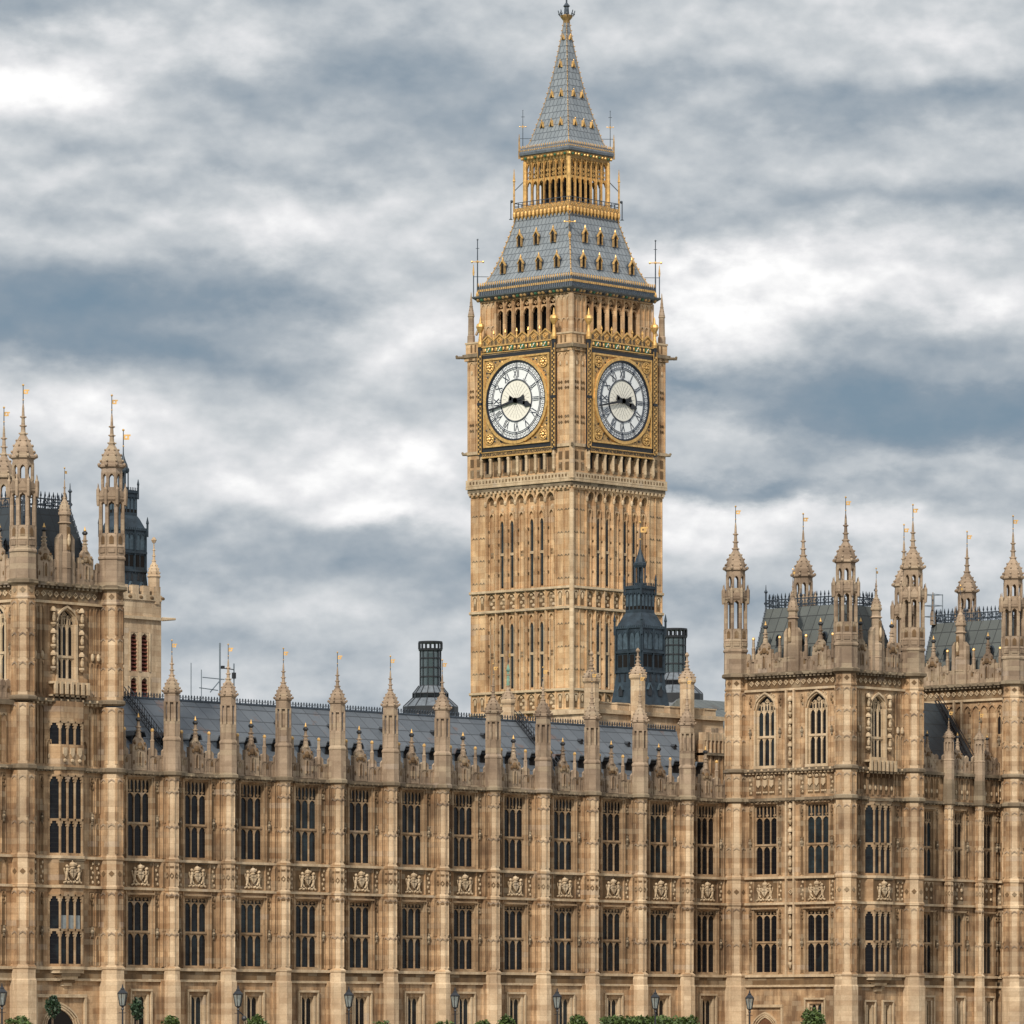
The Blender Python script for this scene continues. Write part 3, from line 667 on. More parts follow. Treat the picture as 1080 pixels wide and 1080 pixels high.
for X0, X1, L in ((2.4, -1.6, 0), (39.8, 35.8, 0)):
    q = MB(); q.mat('black')
    for o in (0, .45):
        q.bar((X0 + o, -7.0, 23.5), (X0 - 1.0 + o, -1.4, 18.95), .05, 4)
        q.bar((X0 + o, -7.0, 24.1), (X0 - 1.0 + o, -1.4, 19.55), .03, 4)
    for k in range(22):
        f = k / 21; x = X0 - f * 1.0; y = -7 + 5.6 * f; z = 23.5 - 4.55 * f
        q.bar((x, y, z), (x + .45, y, z), .03, 4); q.bar((x, y, z), (x, y, z + .6), .02, 4); q.bar((x + .45, y, z), (x + .45, y, z + .6), .02, 4)
    q.build('roof_ladder', rf)

# ------------------------------------------------------------------ square towers
def big_arch_window(w, z0, zt, z1):
    "three-light pointed window with tracery, transom and moulded arch"
    q = MB(); q.mat('carve'); n = 3; m = .12; lw = (w - 4 * m) / 3; zs = z1 - w * .62
    for i in range(4): x = -w / 2 + i * (lw + m); q.box(x, x + m, -.34, -.14, z0, zs + (.55 if i in (1, 2) else .0))
    q.box(-w / 2, w / 2, -.34, -.1, zt - .07, zt + .09)
    for i in range(3):
        x0 = -w / 2 + m + i * (lw + m); x1 = x0 + lw; xm = (x0 + x1) / 2
        q.head(x0, x1, zt - .42, zt - .07, -.32, -.18); q.head(x0, x1, zs - .45, zs - .08, -.32, -.18)
        q.box(xm - .03, xm + .03, -.32, -.18, zs - .1, zs + (.75 if i == 1 else .45)); q.box(x0, x1, -.32, -.18, zs - .1, zs - .02)
        for k in (x0, xm + .03): q.head(k, k + lw / 2 - .03, zs + .2, zs + .42, -.32, -.18)
    q.quatre(0, zs + .62, .2, -.32, -.18)
    for s in (-1, 1): q.quatre(s * w * .24, zs + .42, .15, -.32, -.18)
    q.head(-w / 2, w / 2, zs, z1, -.4, .0)
    q.archrib(-w / 2 - .12, w / 2 + .12, zs, z1 + .05, .14, -.02, .12)
    for s in (-1, 1): q.box(min(s * (w / 2 - .013), s * (w / 2 + .13)), max(s * (w / 2 - .013), s * (w / 2 + .13)), -.3, .10, z0 - .1, zs)
    q.box(-w / 2 - .15, w / 2 + .15, -.3, .12, z0 - .2, z0)
    return q
def canopy_col(q, a, z0, z1, d, n):
    "stack of carved canopies and brackets"
    h = (z1 - z0) / n
    for i in range(n):
        z = z0 + i * h; q.mat('carve'); q.lathe(a, d, [(.05, z + .1 * h), (.19, z + .22 * h), (.19, z + .3 * h)], 6); q.blob(a, d + .03, z + h * .5, .13, .12, h * .18, 6); q.blob(a, d + .05, z + h * .7, .08, .09, h * .08, 5)
        q.lathe(a, d, [(.2, z + .8 * h), (.2, z + .88 * h), (.07, z + 1.02 * h)], 6)
        q.mat('brown'); q.box(a - .2, a + .2, d - .14, d - .08, z, z + h)
def oriel_window():
    "front and canted lights of the oriel (shared by two storeys)"
    pass
shared('aw_s', big_arch_window(1.75, 20.5, 22.52, 25.5)); shared('aw_sp', pane(1.75, 20.5, 25.45, -.24))
shared('aw_e', big_arch_window(1.55, 21.0, 22.35, 25.35)); shared('aw_ep', pane(1.55, 21.0, 25.3, -.24))
shared('vane_b', (lambda v: (vane(v, 37.6, 38.9, .035, .3), v)[1])(MB()))
LX, LY = 7.5, 10.0
def square_tower(name, label, ox, cor, full=True, roofmt='mansard', front_z=0.):
    """ox: X of the south-east turret axis; turret axes stand at (ox, -10)..(ox+7.5, 0) shifted by front_z"""
    fy = front_z; blind = ox > 70
    T = thing(name, label, 'tower', (ox, fy, 0), 'square stone towers of the palace')
    B = (ox, fy, 0)
    c1 = 26.9 + cor * .96; zc = 20.0 + cor * .8
    w = MB()
    # --- east face
    w.frame((ox, fy), E_); D = -.25
    oc = 3.85
    opsE = [(oc - .775, oc + .775, 21.0 + cor, 25.35 + cor)] + ([] if cor else [(a - .25, a + .25, 1.7, 3.6) for a in (2.9, 4.9)])
    w.mat('wall'); w.wallp(.3, LX - .3, -.3, c1, D - 1., D, opsE); bands(w, .3, LX - .3, D)
    # --- south face
    w.frame((ox, fy + LY), S_)
    s1, s2 = 2.55, 7.25
    opsS = [] if cor else [(6.525, 7.675, 1.85, 3.75)]
    for c in (s1, s2):
        opsS += [(c - 1.05, c + 1.05, 12.86, 17.72), (c - 1.05, c + 1.05, 5.98, 10.3)] + ([] if blind else [(c - .875, c + .875, 20.5 + cor, 25.5 + cor)])
    w.mat('wall'); w.wallp(.3, LY - .3, -.3, c1, D - 1., D, opsS); bands(w, .3, LY - .3, D)
    # --- plain back faces
    w.frame((0, 0), E_); w.mat('wall'); w.box(ox + LX - .9, ox + LX - .3, -(fy + LY - .3), -(fy + .3), -.3, c1)
    w.box(ox + .3, ox + LX - .3, -(fy + LY), -(fy + LY - .6), -.3, c1)
    # mouldings and friezes on both faces
    for (fr, S, L) in (((ox, fy), E_, LX), ((ox, fy + LY), S_, LY)):
        w.frame(fr, S)
        w.mat('umber'); w.box(.3, L - .3, D, D + .36, c1 - .1, c1 + .12); dentils(w, .4, L - .4, c1 - .1, D, .36, .16, .18, .28)
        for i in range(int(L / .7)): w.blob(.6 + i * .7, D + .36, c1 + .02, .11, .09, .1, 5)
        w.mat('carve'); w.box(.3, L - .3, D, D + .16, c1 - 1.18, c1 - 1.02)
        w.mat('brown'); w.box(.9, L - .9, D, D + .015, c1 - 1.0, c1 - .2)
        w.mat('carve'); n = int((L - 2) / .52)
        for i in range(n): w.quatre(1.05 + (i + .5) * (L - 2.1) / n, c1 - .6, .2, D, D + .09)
        w.mat('umber'); w.box(.3, L - .3, D, D + .32, zc + .05, zc + .27); w.mat('carve'); dentils(w, .4, L - .4, zc + .05, D, .34, .14, .17, .22)
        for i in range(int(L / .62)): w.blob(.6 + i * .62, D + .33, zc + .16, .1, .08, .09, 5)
        # parapet
        parapet(w, .7, L - .7, c1 + .12, D - .05, 1.45)
    # east: panels flanking the oriel
    w.frame((ox, fy), E_)
    for a in (1.15, 1.75, 6.0, 6.5):
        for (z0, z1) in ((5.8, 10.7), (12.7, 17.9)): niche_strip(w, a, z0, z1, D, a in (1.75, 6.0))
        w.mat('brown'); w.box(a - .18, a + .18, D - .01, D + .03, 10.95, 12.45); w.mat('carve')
        for j in range(5): w.blob(a + (-1) ** j * .06, D + .04, 11.1 + j * .29, .09, .06, .10, 5)
        w.mat('brown'); w.panel(a - .2, a + .2, 18.4, zc - .15, D, .06)
        w.mat('wall'); w.panel(a - .2, a + .2, zc + .5, zc + 2.6, D, .06); w.panel(a - .2, a + .2, zc + 3.2, c1 - 1.3, D, .06)
        w.mat('carve'); w.blob(a, D + .08, zc + 2.95, .13, .12, .25, 6)
    for a in (oc - 1.2, oc + 1.2): canopy_col(w, a, 21.3 + cor, 25.4 + cor, D + .12, 3)
    w.mat('carve'); w.quatre(oc - .95, c1 - 1.55, .14, D, D + .06); w.quatre(oc + .95, c1 - 1.55, .14, D, D + .06)
    for i in range(6):
        a = oc - 1.5 + i * .6; w.mat('brown'); w.box(a - .2, a + .2, D, D + .015, 18.45, min(19.85, zc - .2)); w.mat('wall'); w.panel(a - .26, a + .26, 18.35, min(19.9, zc - .1), D, .07); w.mat('carve'); w.blob(a, D + .05, 18.85, .11, .06, .18, 6)
    for a in (oc - 1.9, oc + 1.9, oc - 2.35, oc + 2.35): w.mat('brown'); w.box(a - .12, a + .12, D, D + .015, zc + .6, c1 - 1.4)
    # balcony under the arched window
    zb = 21.0 + cor - .25
    w.mat('carve'); w.box(oc - 1.55, oc + 1.55, D, D + .5, zb - .12, zb + .02)
    for i in range(7):
        a = oc - 1.35 + i * .45; w.box(a - .1, a + .1, D + .42, D + .6, zb - .75, zb); w.mat('brown'); w.poly([(a - .08, zb - .8), (a + .08, zb - .8), (a + .02, zb - 1.2), (a - .02, zb - 1.2)], D, D + .35); w.mat('carve')
    w.box(oc - 1.5, oc + 1.5, D, D + .35, zb - .9, zb - .78)
    # south: shields under the windows, statue pier, diaper
    w.frame((ox, fy + LY), S_)
    for c in (s1, s2):
        w.mat('carve')
        for i in range(3):
            a = c - .6 + i * .6; w.mat('brown'); w.box(a - .25, a + .25, D - .01, D + .02, 18.45, 19.85 + cor * .5); w.mat('carve')
            w.poly([(a - .17, 19.5), (a + .17, 19.5), (a + .17, 19.15), (a, 18.95), (a - .17, 19.15)], D, D + .12); w.blob(a, D + .08, 19.68, .15, .1, .12, 6); w.head(a - .27, a + .27, 19.6, 19.95, D, D + .08)
            for j in range(3): w.blob(a - .15 + j * .15, D + .05, 18.62, .07, .06, .08, 5)
        for s in (-1, 1):
            a = c + s * 1.35
            for (z0, z1) in ((5.8, 10.7), (12.7, 17.9)): niche_strip(w, a, z0, z1, D)
            niche_strip(w, a, 20.5 + cor, c1 - 1.2, D, True, 'wall')
            w.mat('brown'); w.box(a - .16, a + .16, D - .01, D + .03, 10.95, 12.45); w.box(a - .16, a + .16, D - .01, D + .03, 18.45, 19.8); w.mat('carve')
            for j in range(5): w.blob(a + (-1) ** j * .06, D + .04, 11.1 + j * .29, .09, .06, .10, 5)
            for j in range(4): w.blob(a + (-1) ** j * .05, D + .04, 18.6 + j * .3, .09, .06, .10, 5)
            w.mat('carve'); w.quatre(c + s * .78, c1 - 1.5, .13, D, D + .06); w.quatre(c + s * .55, c1 - 1.38, .09, D, D + .06)
    pc = (s1 + s2) / 2
    if blind:
        w.mat('wall')
        for i in range(11): a = 1.0 + i * .74; w.archrib(a, a + .66, 24.9, 25.4, .08, D, D + .14); w.box(a - .04, a + .04, D, D + .12, 20.4, 24.95)
        w.mat('void'); w.poly([(8.4, 23.3), (8.8, 23.3), (8.8, 24.3), (8.6, 24.6), (8.4, 24.3)], D, D + .03)
        for cc_ in (24.3, 22.1): w.mat('umber'); w.blob(6.9, D + .08, cc_, .16, .12, .2, 6)
    w.mat('pale'); w.box(pc - .42, pc - .28, D - .01, D + .22, 5.8, c1 - 1.1); w.box(pc + .28, pc + .42, D - .01, D + .22, 5.8, c1 - 1.1)
    canopy_col(w, pc, 6.0, 10.5, D + .12, 2); canopy_col(w, pc, 12.8, 17.8, D + .12, 3); (canopy_col(w, pc, 20.5 + cor, 25.3 + cor, D + .12, 3) if not blind else None); canopy_col(w, pc, 18.4, 19.9, D + .12, 1)
    w.mat('carve'); w.quatre(pc, 11.6, .2, D, D + .1)
    W_ = w.build('wall', T, B)
    # core shade
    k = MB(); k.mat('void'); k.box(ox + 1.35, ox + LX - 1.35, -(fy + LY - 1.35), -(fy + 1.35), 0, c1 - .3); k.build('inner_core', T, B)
    # windows south
    for c in (s1, s2):
        for nm, pn in (('win_up', 'pane_up'), ('win_lo', 'pane_lo')):
            o = put(nm, 'window', T, c, D, 0, (ox, fy + LY), S_); link('pane', ME[pn], o)
        if not blind: o = put('aw_s', 'arched_window', T, c, D, cor, (ox, fy + LY), S_); link('pane', ME['aw_sp'], o)
        put('arms', 'coat_of_arms', T, c, D, 0, (ox, fy + LY), S_)
    # doorway and ground openings
    o = put('aw_e', 'arched_window', T, oc, D, cor, (ox, fy), E_); link('pane', ME['aw_ep'], o)
    # oriel on the east face
    orl = MB(); orl.frame((ox, fy), E_); top = zc + .1 if cor else 18.2
    PA = .5; hw = .98; cw = .55
    def seg(q, p, p2, z0, z1, m=None):
        n = Vector((p2[0] - p[0], p2[1] - p[1])).normalized(); nn = Vector((-n.y, n.x)) * .16
        q.add([(p[0], p[1], z0), (p2[0], p2[1], z0), (p2[0] - nn.x, p2[1] - nn.y, z0), (p[0] - nn.x, p[1] - nn.y, z0), (p[0], p[1], z1), (p2[0], p2[1], z1), (p2[0] - nn.x, p2[1] - nn.y, z1), (p[0] - nn.x, p[1] - nn.y, z1)],
              [(0, 1, 2, 3), (4, 5, 6, 7), (0, 1, 5, 4), (1, 2, 6, 5), (2, 3, 7, 6), (3, 0, 4, 7)])
    A0 = (oc - hw - cw, D); A1 = (oc - hw, D + PA); A2 = (oc + hw, D + PA); A3 = (oc + hw + cw, D)
    def lerp(p, r, t): return (p[0] + (r[0] - p[0]) * t, p[1] + (r[1] - p[1]) * t)
    zones = [(5.98, 10.3, 8.08), (12.86, 17.72, 14.92)] + ([(19.6, 21.05, None)] if cor else [])
    solid = []; z = 5.6
    for (a, b, _) in zones: solid.append((z, a)); z = b
    solid.append((z, top))
    for (P_, Q_, n) in ((A0, A1, 1), (A1, A2, 3), (A2, A3, 1)):
        orl.mat('wall')
        for (u, v_) in solid: seg(orl, P_, Q_, u, v_)
        for (u, v_, tr) in zones:
            L = math.dist(P_, Q_); mw = .085 / L
            for i in range(n + 1):
                t0 = i / n * (1 - mw); orl.mat('mull'); seg(orl, lerp(P_, Q_, t0), lerp(P_, Q_, t0 + mw), u, v_)
            if tr: seg(orl, P_, Q_, tr - .07, tr + .08)
            seg(orl, P_, Q_, v_ - .12, v_)
            for i in range(n):                                # cusped heads
                t0 = i / n * (1 - mw) + mw; t1 = (i + 1) / n * (1 - mw); tm = (t0 + t1) / 2
                for zt_ in ([v_ - .1, tr - .06] if tr else [v_ - .1]):
                    for s_, (ta_, tb_) in enumerate(((t0, t0 + (tm - t0) * .55), (t1 - (t1 - tm) * .55, t1))):
                        seg(orl, lerp(P_, Q_, ta_), lerp(P_, Q_, tb_), zt_ - .17, zt_)
                    for (ta_, tb_) in ((t0, t0 + (tm - t0) * .22), (t1 - (t1 - tm) * .22, t1)): seg(orl, lerp(P_, Q_, ta_), lerp(P_, Q_, tb_), zt_ - .34, zt_ - .16)
        for zz in (5.72, 10.78, 12.6, 18.1 if cor else 18.0): orl.mat('carve' if zz < 17 else 'umber'); seg(orl, (P_[0], P_[1] + .10), (Q_[0], Q_[1] + .10), zz - .08, zz + .1)
    orl.mat('carve')
    for zz in (11.05,): 
        for s in (-1, 1): orl.quatre(oc + s * 1.0, 11.7, .16, D + .3, D + .4)
    # corbel under the oriel
    for i in range(5):
        z1 = 5.62 - i * .2; k1 = 1 - i * .17; orl.mat('brown' if i % 2 else 'carve')
        orl.add([(oc - (hw + cw) * k1, D, z1), (oc - hw * k1, D + PA * k1, z1), (oc + hw * k1, D + PA * k1, z1), (oc + (hw + cw) * k1, D, z1),
                 (oc - (hw + cw) * k1, D, z1 - .21), (oc - hw * k1, D + PA * k1 - .06, z1 - .21), (oc + hw * k1, D + PA * k1 - .06, z1 - .21), (oc + (hw + cw) * k1, D, z1 - .21)],
                [(0, 1, 2, 3), (4, 5, 6, 7), (0, 1, 5, 4), (1, 2, 6, 5), (2, 3, 7, 6)])
    if not cor: pass
    else:
        for i in range(3):
            a = oc - .62 + i * .62; orl.mat('carve'); orl.poly([(a - .16, 19.4), (a + .16, 19.4), (a + .16, 19.0), (a, 18.8), (a - .16, 19.0)], D + PA, D + PA + .1); orl.blob(a, D + PA + .06, 18.6, .17, .08, .12, 6)
    oro = orl.build('oriel', T, B)
    for (u, v_, tr) in zones:
        gq = MB(); gq.frame((ox, fy), E_); gq.mat('glass')
        for (P_, Q_) in ((A0, A1), (A1, A2), (A2, A3)): seg(gq, (P_[0], P_[1] - .13), (Q_[0], Q_[1] - .13), u, v_)
        gq.build('pane', oro, B)
    put('arms', 'coat_of_arms', T, oc, D + PA, 0, (ox, fy), E_)
    # gablets and pinnacles of the parapet
    for (fr, S, L, cs) in (((ox, fy), E_, LX, (LX * .27, LX * .73)), ((ox, fy + LY), S_, LY, (LY * .25, LY * .75))):
        for c in cs: put('gablet', 'gablet', T, c, D - .05, c1 + .15, fr, S)
        for c in (L * .14, L * .38, L * .62, L * .86) if L > 8 else (): put('pin', 'parapet_pinnacle', T, c, D - .05, c1 + .95, fr, S)
        m = MB(); m.mat('roofstone'); a = L / 2
        m.lathe(0, 0, [(.42, c1), (.42, c1 + 2.0), (.36, c1 + 2.1), (.33, c1 + 4.3), (.42, c1 + 4.4), (.42, c1 + 4.55), (.3, c1 + 4.6)], 8)
        for s in (-1, 1): m.poly([(s * .4, c1), (s * .66, c1), (s * .66, c1 + 2.9), (s * .4, c1 + 3.2)], -.2, .2)
        m.mat('brown'); m.box(-.12, .12, .34, .4, c1 + 2.2, c1 + 3.6); m.mat('carve'); m.blob(0, .4, c1 + 2.8, .13, .1, .4, 6)
        for zz in (c1 + 1.0, c1 + 3.8): m.mat('roofstone'); m.lathe(0, 0, [(.36, zz), (.46, zz + .07), (.36, zz + .14)], 8)
        crocketed(m, c1 + 4.55, c1 + 6.6, .36, 7)
        m.mat('iron'); m.lathe(0, 0, [(.02, c1 + 6.5), (.015, c1 + 7.3)], 5); m.mat('gold'); m.ball(0, 0, c1 + 7.3, .06); m.box(.0, .2, -.01, .01, c1 + 6.95, c1 + 7.12)
        key = 'midpin_%s_%s' % (cor, L > 8); shared(key, m); put(key, 'parapet_turret', T, a, D - .05, 0, fr, S)
    # corner turrets
    key = 'tt%s' % cor; shared(key, turret_tower(-.3, cor))
    for (x, y) in ((ox, fy), (ox + LX, fy), (ox, fy + LY), (ox + LX, fy + LY)):
        t = link('turret', ME[key], T, (x - ox, y - fy, 0)); link('weather_vane', ME['vane_b'], t, (0, 0, cor))
        if y > fy:
            s = MB(); s.mat('copper'); s.lathe(0, 0, [(.155, 37.0 + cor), (.09, 37.85 + cor)], 8); s.lathe(.30, 0, [(.04, 35.1 + cor), (.035, 36.6 + cor)], 5)
    # mansard roof with cresting
    m = MB(); m.mat(roofmt); zt = 31.7 + cor; zb = c1 + .3
    bx0, bx1, by0, by1 = ox + .8, ox + LX - .8, fy + .8, fy + LY - .8; tx0, tx1, ty0, ty1 = ox + 1.9, ox + LX - 1.7, fy + 2.0, fy + LY - 1.2
    m.add([(bx0, -by0, zb), (bx1, -by0, zb), (bx1, -by1, zb), (bx0, -by1, zb), (tx0, -ty0, zt), (tx1, -ty0, zt), (tx1, -ty1, zt), (tx0, -ty1, zt)],
          [(0, 1, 2, 3), (4, 5, 6, 7), (0, 1, 5, 4), (1, 2, 6, 5), (2, 3, 7, 6), (3, 0, 4, 7)])
    r = m.build('roof', T, B)
    cr = MB()
    for (o_, S, L) in (((tx0, ty0), (1, 0), tx1 - tx0), ((tx1, ty0), (0, 1), ty1 - ty0), ((tx1, ty1), (-1, 0), tx1 - tx0), ((tx0, ty1), (0, -1), ty1 - ty0)):
        cr.frame(o_, S); cresting(cr, 0, 0, L, zt, 1.05, .34)
    cr.frame((0, 0), E_); cr.mat('iron')
    for (x, y) in ((tx0, ty0), (tx1, ty0), (tx1, ty1), (tx0, ty1)):
        cr.lathe(x, -y, [(.07, zt), (.07, zt + 1.1), (.15, zt + 1.2), (.04, zt + 1.35), (.02, zt + 1.7)], 6)
    for (p0, p1) in (((bx0, -by0, zb), (tx0, -ty0, zt)), ((bx0, -by1, zb), (tx0, -ty1, zt)), ((bx1, -by0, zb), (tx1, -ty0, zt))):
        p0 = Vector(p0); p1 = Vector(p1); cr.bar(p0, p1, .07, 5)
        for i in range(14): pt = p0.lerp(p1, i / 13); cr.ball(pt.x, pt.y, pt.z + .05, .09, 5)
    cr.build('cresting', r, B)
    for y in (2.9, 5.0, 7.1):                                    # little oval lucarnes on the south slope
        f = .45; x = bx0 + (tx0 - bx0) * f; z = zb + (zt - zb) * f
        rv = MB(); rv.frame((x, fy + y), S_); rv.mat('iron'); rv.archrib(-.2, .2, z + .1, z + .5, .07, -.3, .14); rv.mat('glass'); rv.poly([(-.19, z - .3), (.19, z - .3), (.19, z + .15), (0, z + .48), (-.19, z + .15)], -.3, .08)
        rv.mat('iron'); rv.box(-.25, .25, -.3, .12, z - .37, z - .3)
        rv.build('lucarne', r, B)
    return T
TA = square_tower('palace_tower', 'square corner tower at the right end of the long range, its two-window side facing left', 55.26, 0., front_z=-10)
TBk = square_tower('palace_tower', 'farthest square tower, cut off by the right edge, beyond the short recessed range', 74.34, 0., front_z=-10)
TL = square_tower('palace_tower', 'tallest square palace tower, at the left edge, with an oriel above its arched doorway', -12.72, 2.72, roofmt='darkmansard', front_z=0.)

# left tower portal, right tower ground openings
def portal(w, top, deep='void', door=False):
    q = MB(); q.mat('carve'); q.box(-w / 2 - .9, w / 2 + .9, -.05, .18, top + .75, top + .95)
    for s in (-1, 1): q.box(min(s * (w / 2 + .9), s * (w / 2 + .74)), max(s * (w / 2 + .9), s * (w / 2 + .74)), -.05, .16, 0, top + .75)
    for i, o in enumerate((.45, .25, .05)):
        q.archrib(-w / 2 - o, w / 2 + o, top - w * .55, top + o * .7, .13, -.06, .14 - .03 * i)
        for s in (-1, 1): q.box(min(s * (w / 2 + o), s * (w / 2 + o - .12)), max(s * (w / 2 + o), s * (w / 2 + o - .12)), -.06, .14 - .03 * i, 0, top - w * .55)
    q.mat(deep); L = [(-w / 2, 0), (w / 2, 0)]
    n = 6; arc = []
    for i in range(n + 1):
        x = -w / 2 + w / 2 * i / n; arc.append((x, top - w * .55 + w * .55 * math.sqrt(max(0, w * w - (w / 2 - x) ** 2)) / (w * .866)))
    q.poly([(-w / 2, 0), (w / 2, 0)] + [(-x, z) for x, z in arc] + [(x, z) for x, z in reversed(arc[:-1])], -.1, .02)
    return q
M['door'] = plain('brown oak door', (.13, .055, .025), .7, 0, .4, 6)
shared('portal', portal(2.5, 3.15)); shared('portal_s', portal(1.5, 2.75, 'door'))
put('portal', 'doorway', TL, 3.3, -.25, 0, (-12.72, 0), E_)
put('portal_s', 'doorway', TA, 2.55, -.25, 0, (55.26, 0), S_); put('gwin', 'ground_window', TA, 7.1, -.25, -.3, (55.26, 0), S_)
for a in (2.9, 4.9): put('gwin1', 'ground_window', TA, a, -.25, -.35, (55.26, -10), E_)

M['blind'] = plain('pale half blind', (.24, .27, .28), .8, 0, .2)
bl = MB(); bl.mat('blind'); bl.box(-.8, .8, -.216, -.208, 8.1, 9.15)
shared('blind_lo', bl); bl = MB(); bl.mat('blind'); bl.box(-.62, .0, -.216, -.208, 12.9, 14.1); shared('blind_up', bl)
wins = [o for o in rg.children if o.name.startswith('window')]
gq = MB(); gq.frame((-12.72, 0), E_); gq.mat('blind'); gq.box(3.85 - .8, 3.85 + .8, -.25 + .38, -.25 + .385, 8.1, 9.0)
gq.build('blind', [o for o in TL.children if o.name.startswith('oriel')][0], (-12.72, 0, 0))

# ------------------------------------------------------------------ recessed range between the two right-hand towers
rr = thing('palace_range', 'short recessed stone range with narrow two-light windows between the two right-hand towers', 'palace', (62.8, -9, 0))
B = (62.8, -9, 0); O2 = (0, -9); D = -.3
q = MB(); q.frame(O2, E_); cs = [66.15, 69.65, 73.1]; ops = []
for c in cs: ops += [(c - .55, c + .55, 12.86, 17.5), (c - .55, c + .55, 5.98, 10.2), (c - .25, c + .25, 2.05, 3.95)]
q.mat('wall'); q.wallp(63.3, 74.0, -.3, 20.05, D - 1, D, ops); bands(q, 63.3, 74.0, D)
for c in cs:
    for s in (-1, 1):
        for (z0, z1) in ((5.8, 10.7), (12.7, 17.9)): niche_strip(q, c + s * .95, z0, z1, D)
    for a in (c - .95, c - .32, c + .32, c + .95):
        q.mat('brown'); q.box(a - .2, a + .2, D, D + .015, 18.45, 19.8); q.mat('wall'); q.panel(a - .25, a + .25, 18.35, 19.9, D, .07)
        q.mat('carve'); q.blob(a, D + .05, 18.9, .1, .06, .16, 6)
    for a in (c - .27, c + .27): q.mat('brown'); q.box(a - .24, a + .24, D, D + .02, 10.9, 12.45); q.mat('carve'); q.blob(a, D + .05, 11.9, .13, .07, .14, 6); q.blob(a, D + .05, 11.3, .12, .06, .1, 6); q.head(a - .24, a + .24, 12.1, 12.45, D, D + .06)
q.mat('umber'); q.box(63.3, 74, D, D + .32, 20.05, 20.27); dentils(q, 63.4, 73.9, 20.05, D, .36, .14, .17, .22)
q.build('wall', rr, B)
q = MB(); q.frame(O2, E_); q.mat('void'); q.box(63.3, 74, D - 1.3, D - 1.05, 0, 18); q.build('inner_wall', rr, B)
for c in cs:
    w = put('win2_up', 'window', rr, c, D, 0, O2); link('pane', ME['pane2_up'], w)
    w = put('win2_lo', 'window', rr, c, D, 0, O2); link('pane', ME['pane2_lo'], w)
    put('gwin1', 'ground_window', rr, c, D, 0, O2)
    p = MB(); p.frame(O2, E_); parapet(p, c - 1.74, c + 1.74, 20.27, D - .1, 1.3); p.build('parapet', rr, B); put('gablet', 'gablet', rr, c, D - .1, 20.3, O2).scale = (.8, .8, .8)
for c in (68.0, 71.55):
    t = put('turret_low', 'turret', rr, c, .1, 0, O2); link('weather_vane', ME['vane_s'], t, (0, 0, -1.75))
q = MB(); q.mat('darkmansard'); q.add([(63, 8.2, 19.4), (74.0, 8.2, 19.4), (74.0, 4.0, 25.6), (63, 4.0, 25.6), (74.0, -2.0, 18.5), (63, -2.0, 18.5), (74.0, 8.2, 18), (63, 8.2, 18)], [(0, 1, 2, 3), (3, 2, 4, 5), (0, 1, 6, 7), (0, 3, 5, 7), (1, 6, 4, 2)])
rf2 = q.build('roof', rr, B)
q = MB(); q.mat('black')
for o in (0, .4): q.bar((72.9 + o, 4.0, 25.8), (72.9 + o, 8.1, 19.7), .06, 4); q.bar((72.9 + o, 4.2, 26.2), (72.9 + o, 8.3, 20.3), .03, 4)
for k in range(20): f = k / 19; q.bar((72.9, 4.0 + 4.1 * f, 25.8 - 6.1 * f), (73.3, 4.0 + 4.1 * f, 25.8 - 6.1 * f), .03, 4)
q.build('roof_ladder', rf2, B)
for x in (66.5, 68.9, 71.0):
    put('dormer', 'dormer', rf2, x - 62.8 - 0, 6.9 - 9, 19.2, (0, 0)) if False else link('dormer', ME['dormer'], rf2, (x - 62.8, -7.3 + 9, 20.2))

# central range beyond the left edge
cr_ = thing('palace_range', 'sliver of stone range continuing past the tall tower at the left edge', 'palace', (-24, 0, 0))
q = MB(); q.frame((0, 0), E_); q.mat('wall'); q.wallp(-24, -13.2, -.3, 18.2, -1.3, -.3, [(-19.2, -17.3, 12.86, 17.72), (-19.2, -17.3, 5.98, 10.3)]); bands(q, -24, -13.2, -.3)
for a in (-14.1, -14.9, -15.7, -16.5):
    for (z0, z1) in ((5.8, 10.7), (12.7, 17.9)): niche_strip(q, a, z0, z1, -.3)
    q.mat('brown'); q.panel(a - .3, a + .3, 10.9, 12.45, -.3, .06)
    q.panel(a - .3, a + .3, 18.4, 21.4, -.3, .06)
q.mat('wall'); q.box(-24, -13.2, -1.2, -.3, 18.2, 21.9); q.mat('umber'); q.box(-24, -13.2, -1.2, -.02, 21.9, 22.2); parapet(q, -24, -13.4, 22.2, -.4, 1.3)
q.build('wall', cr_, (-24, 0, 0))

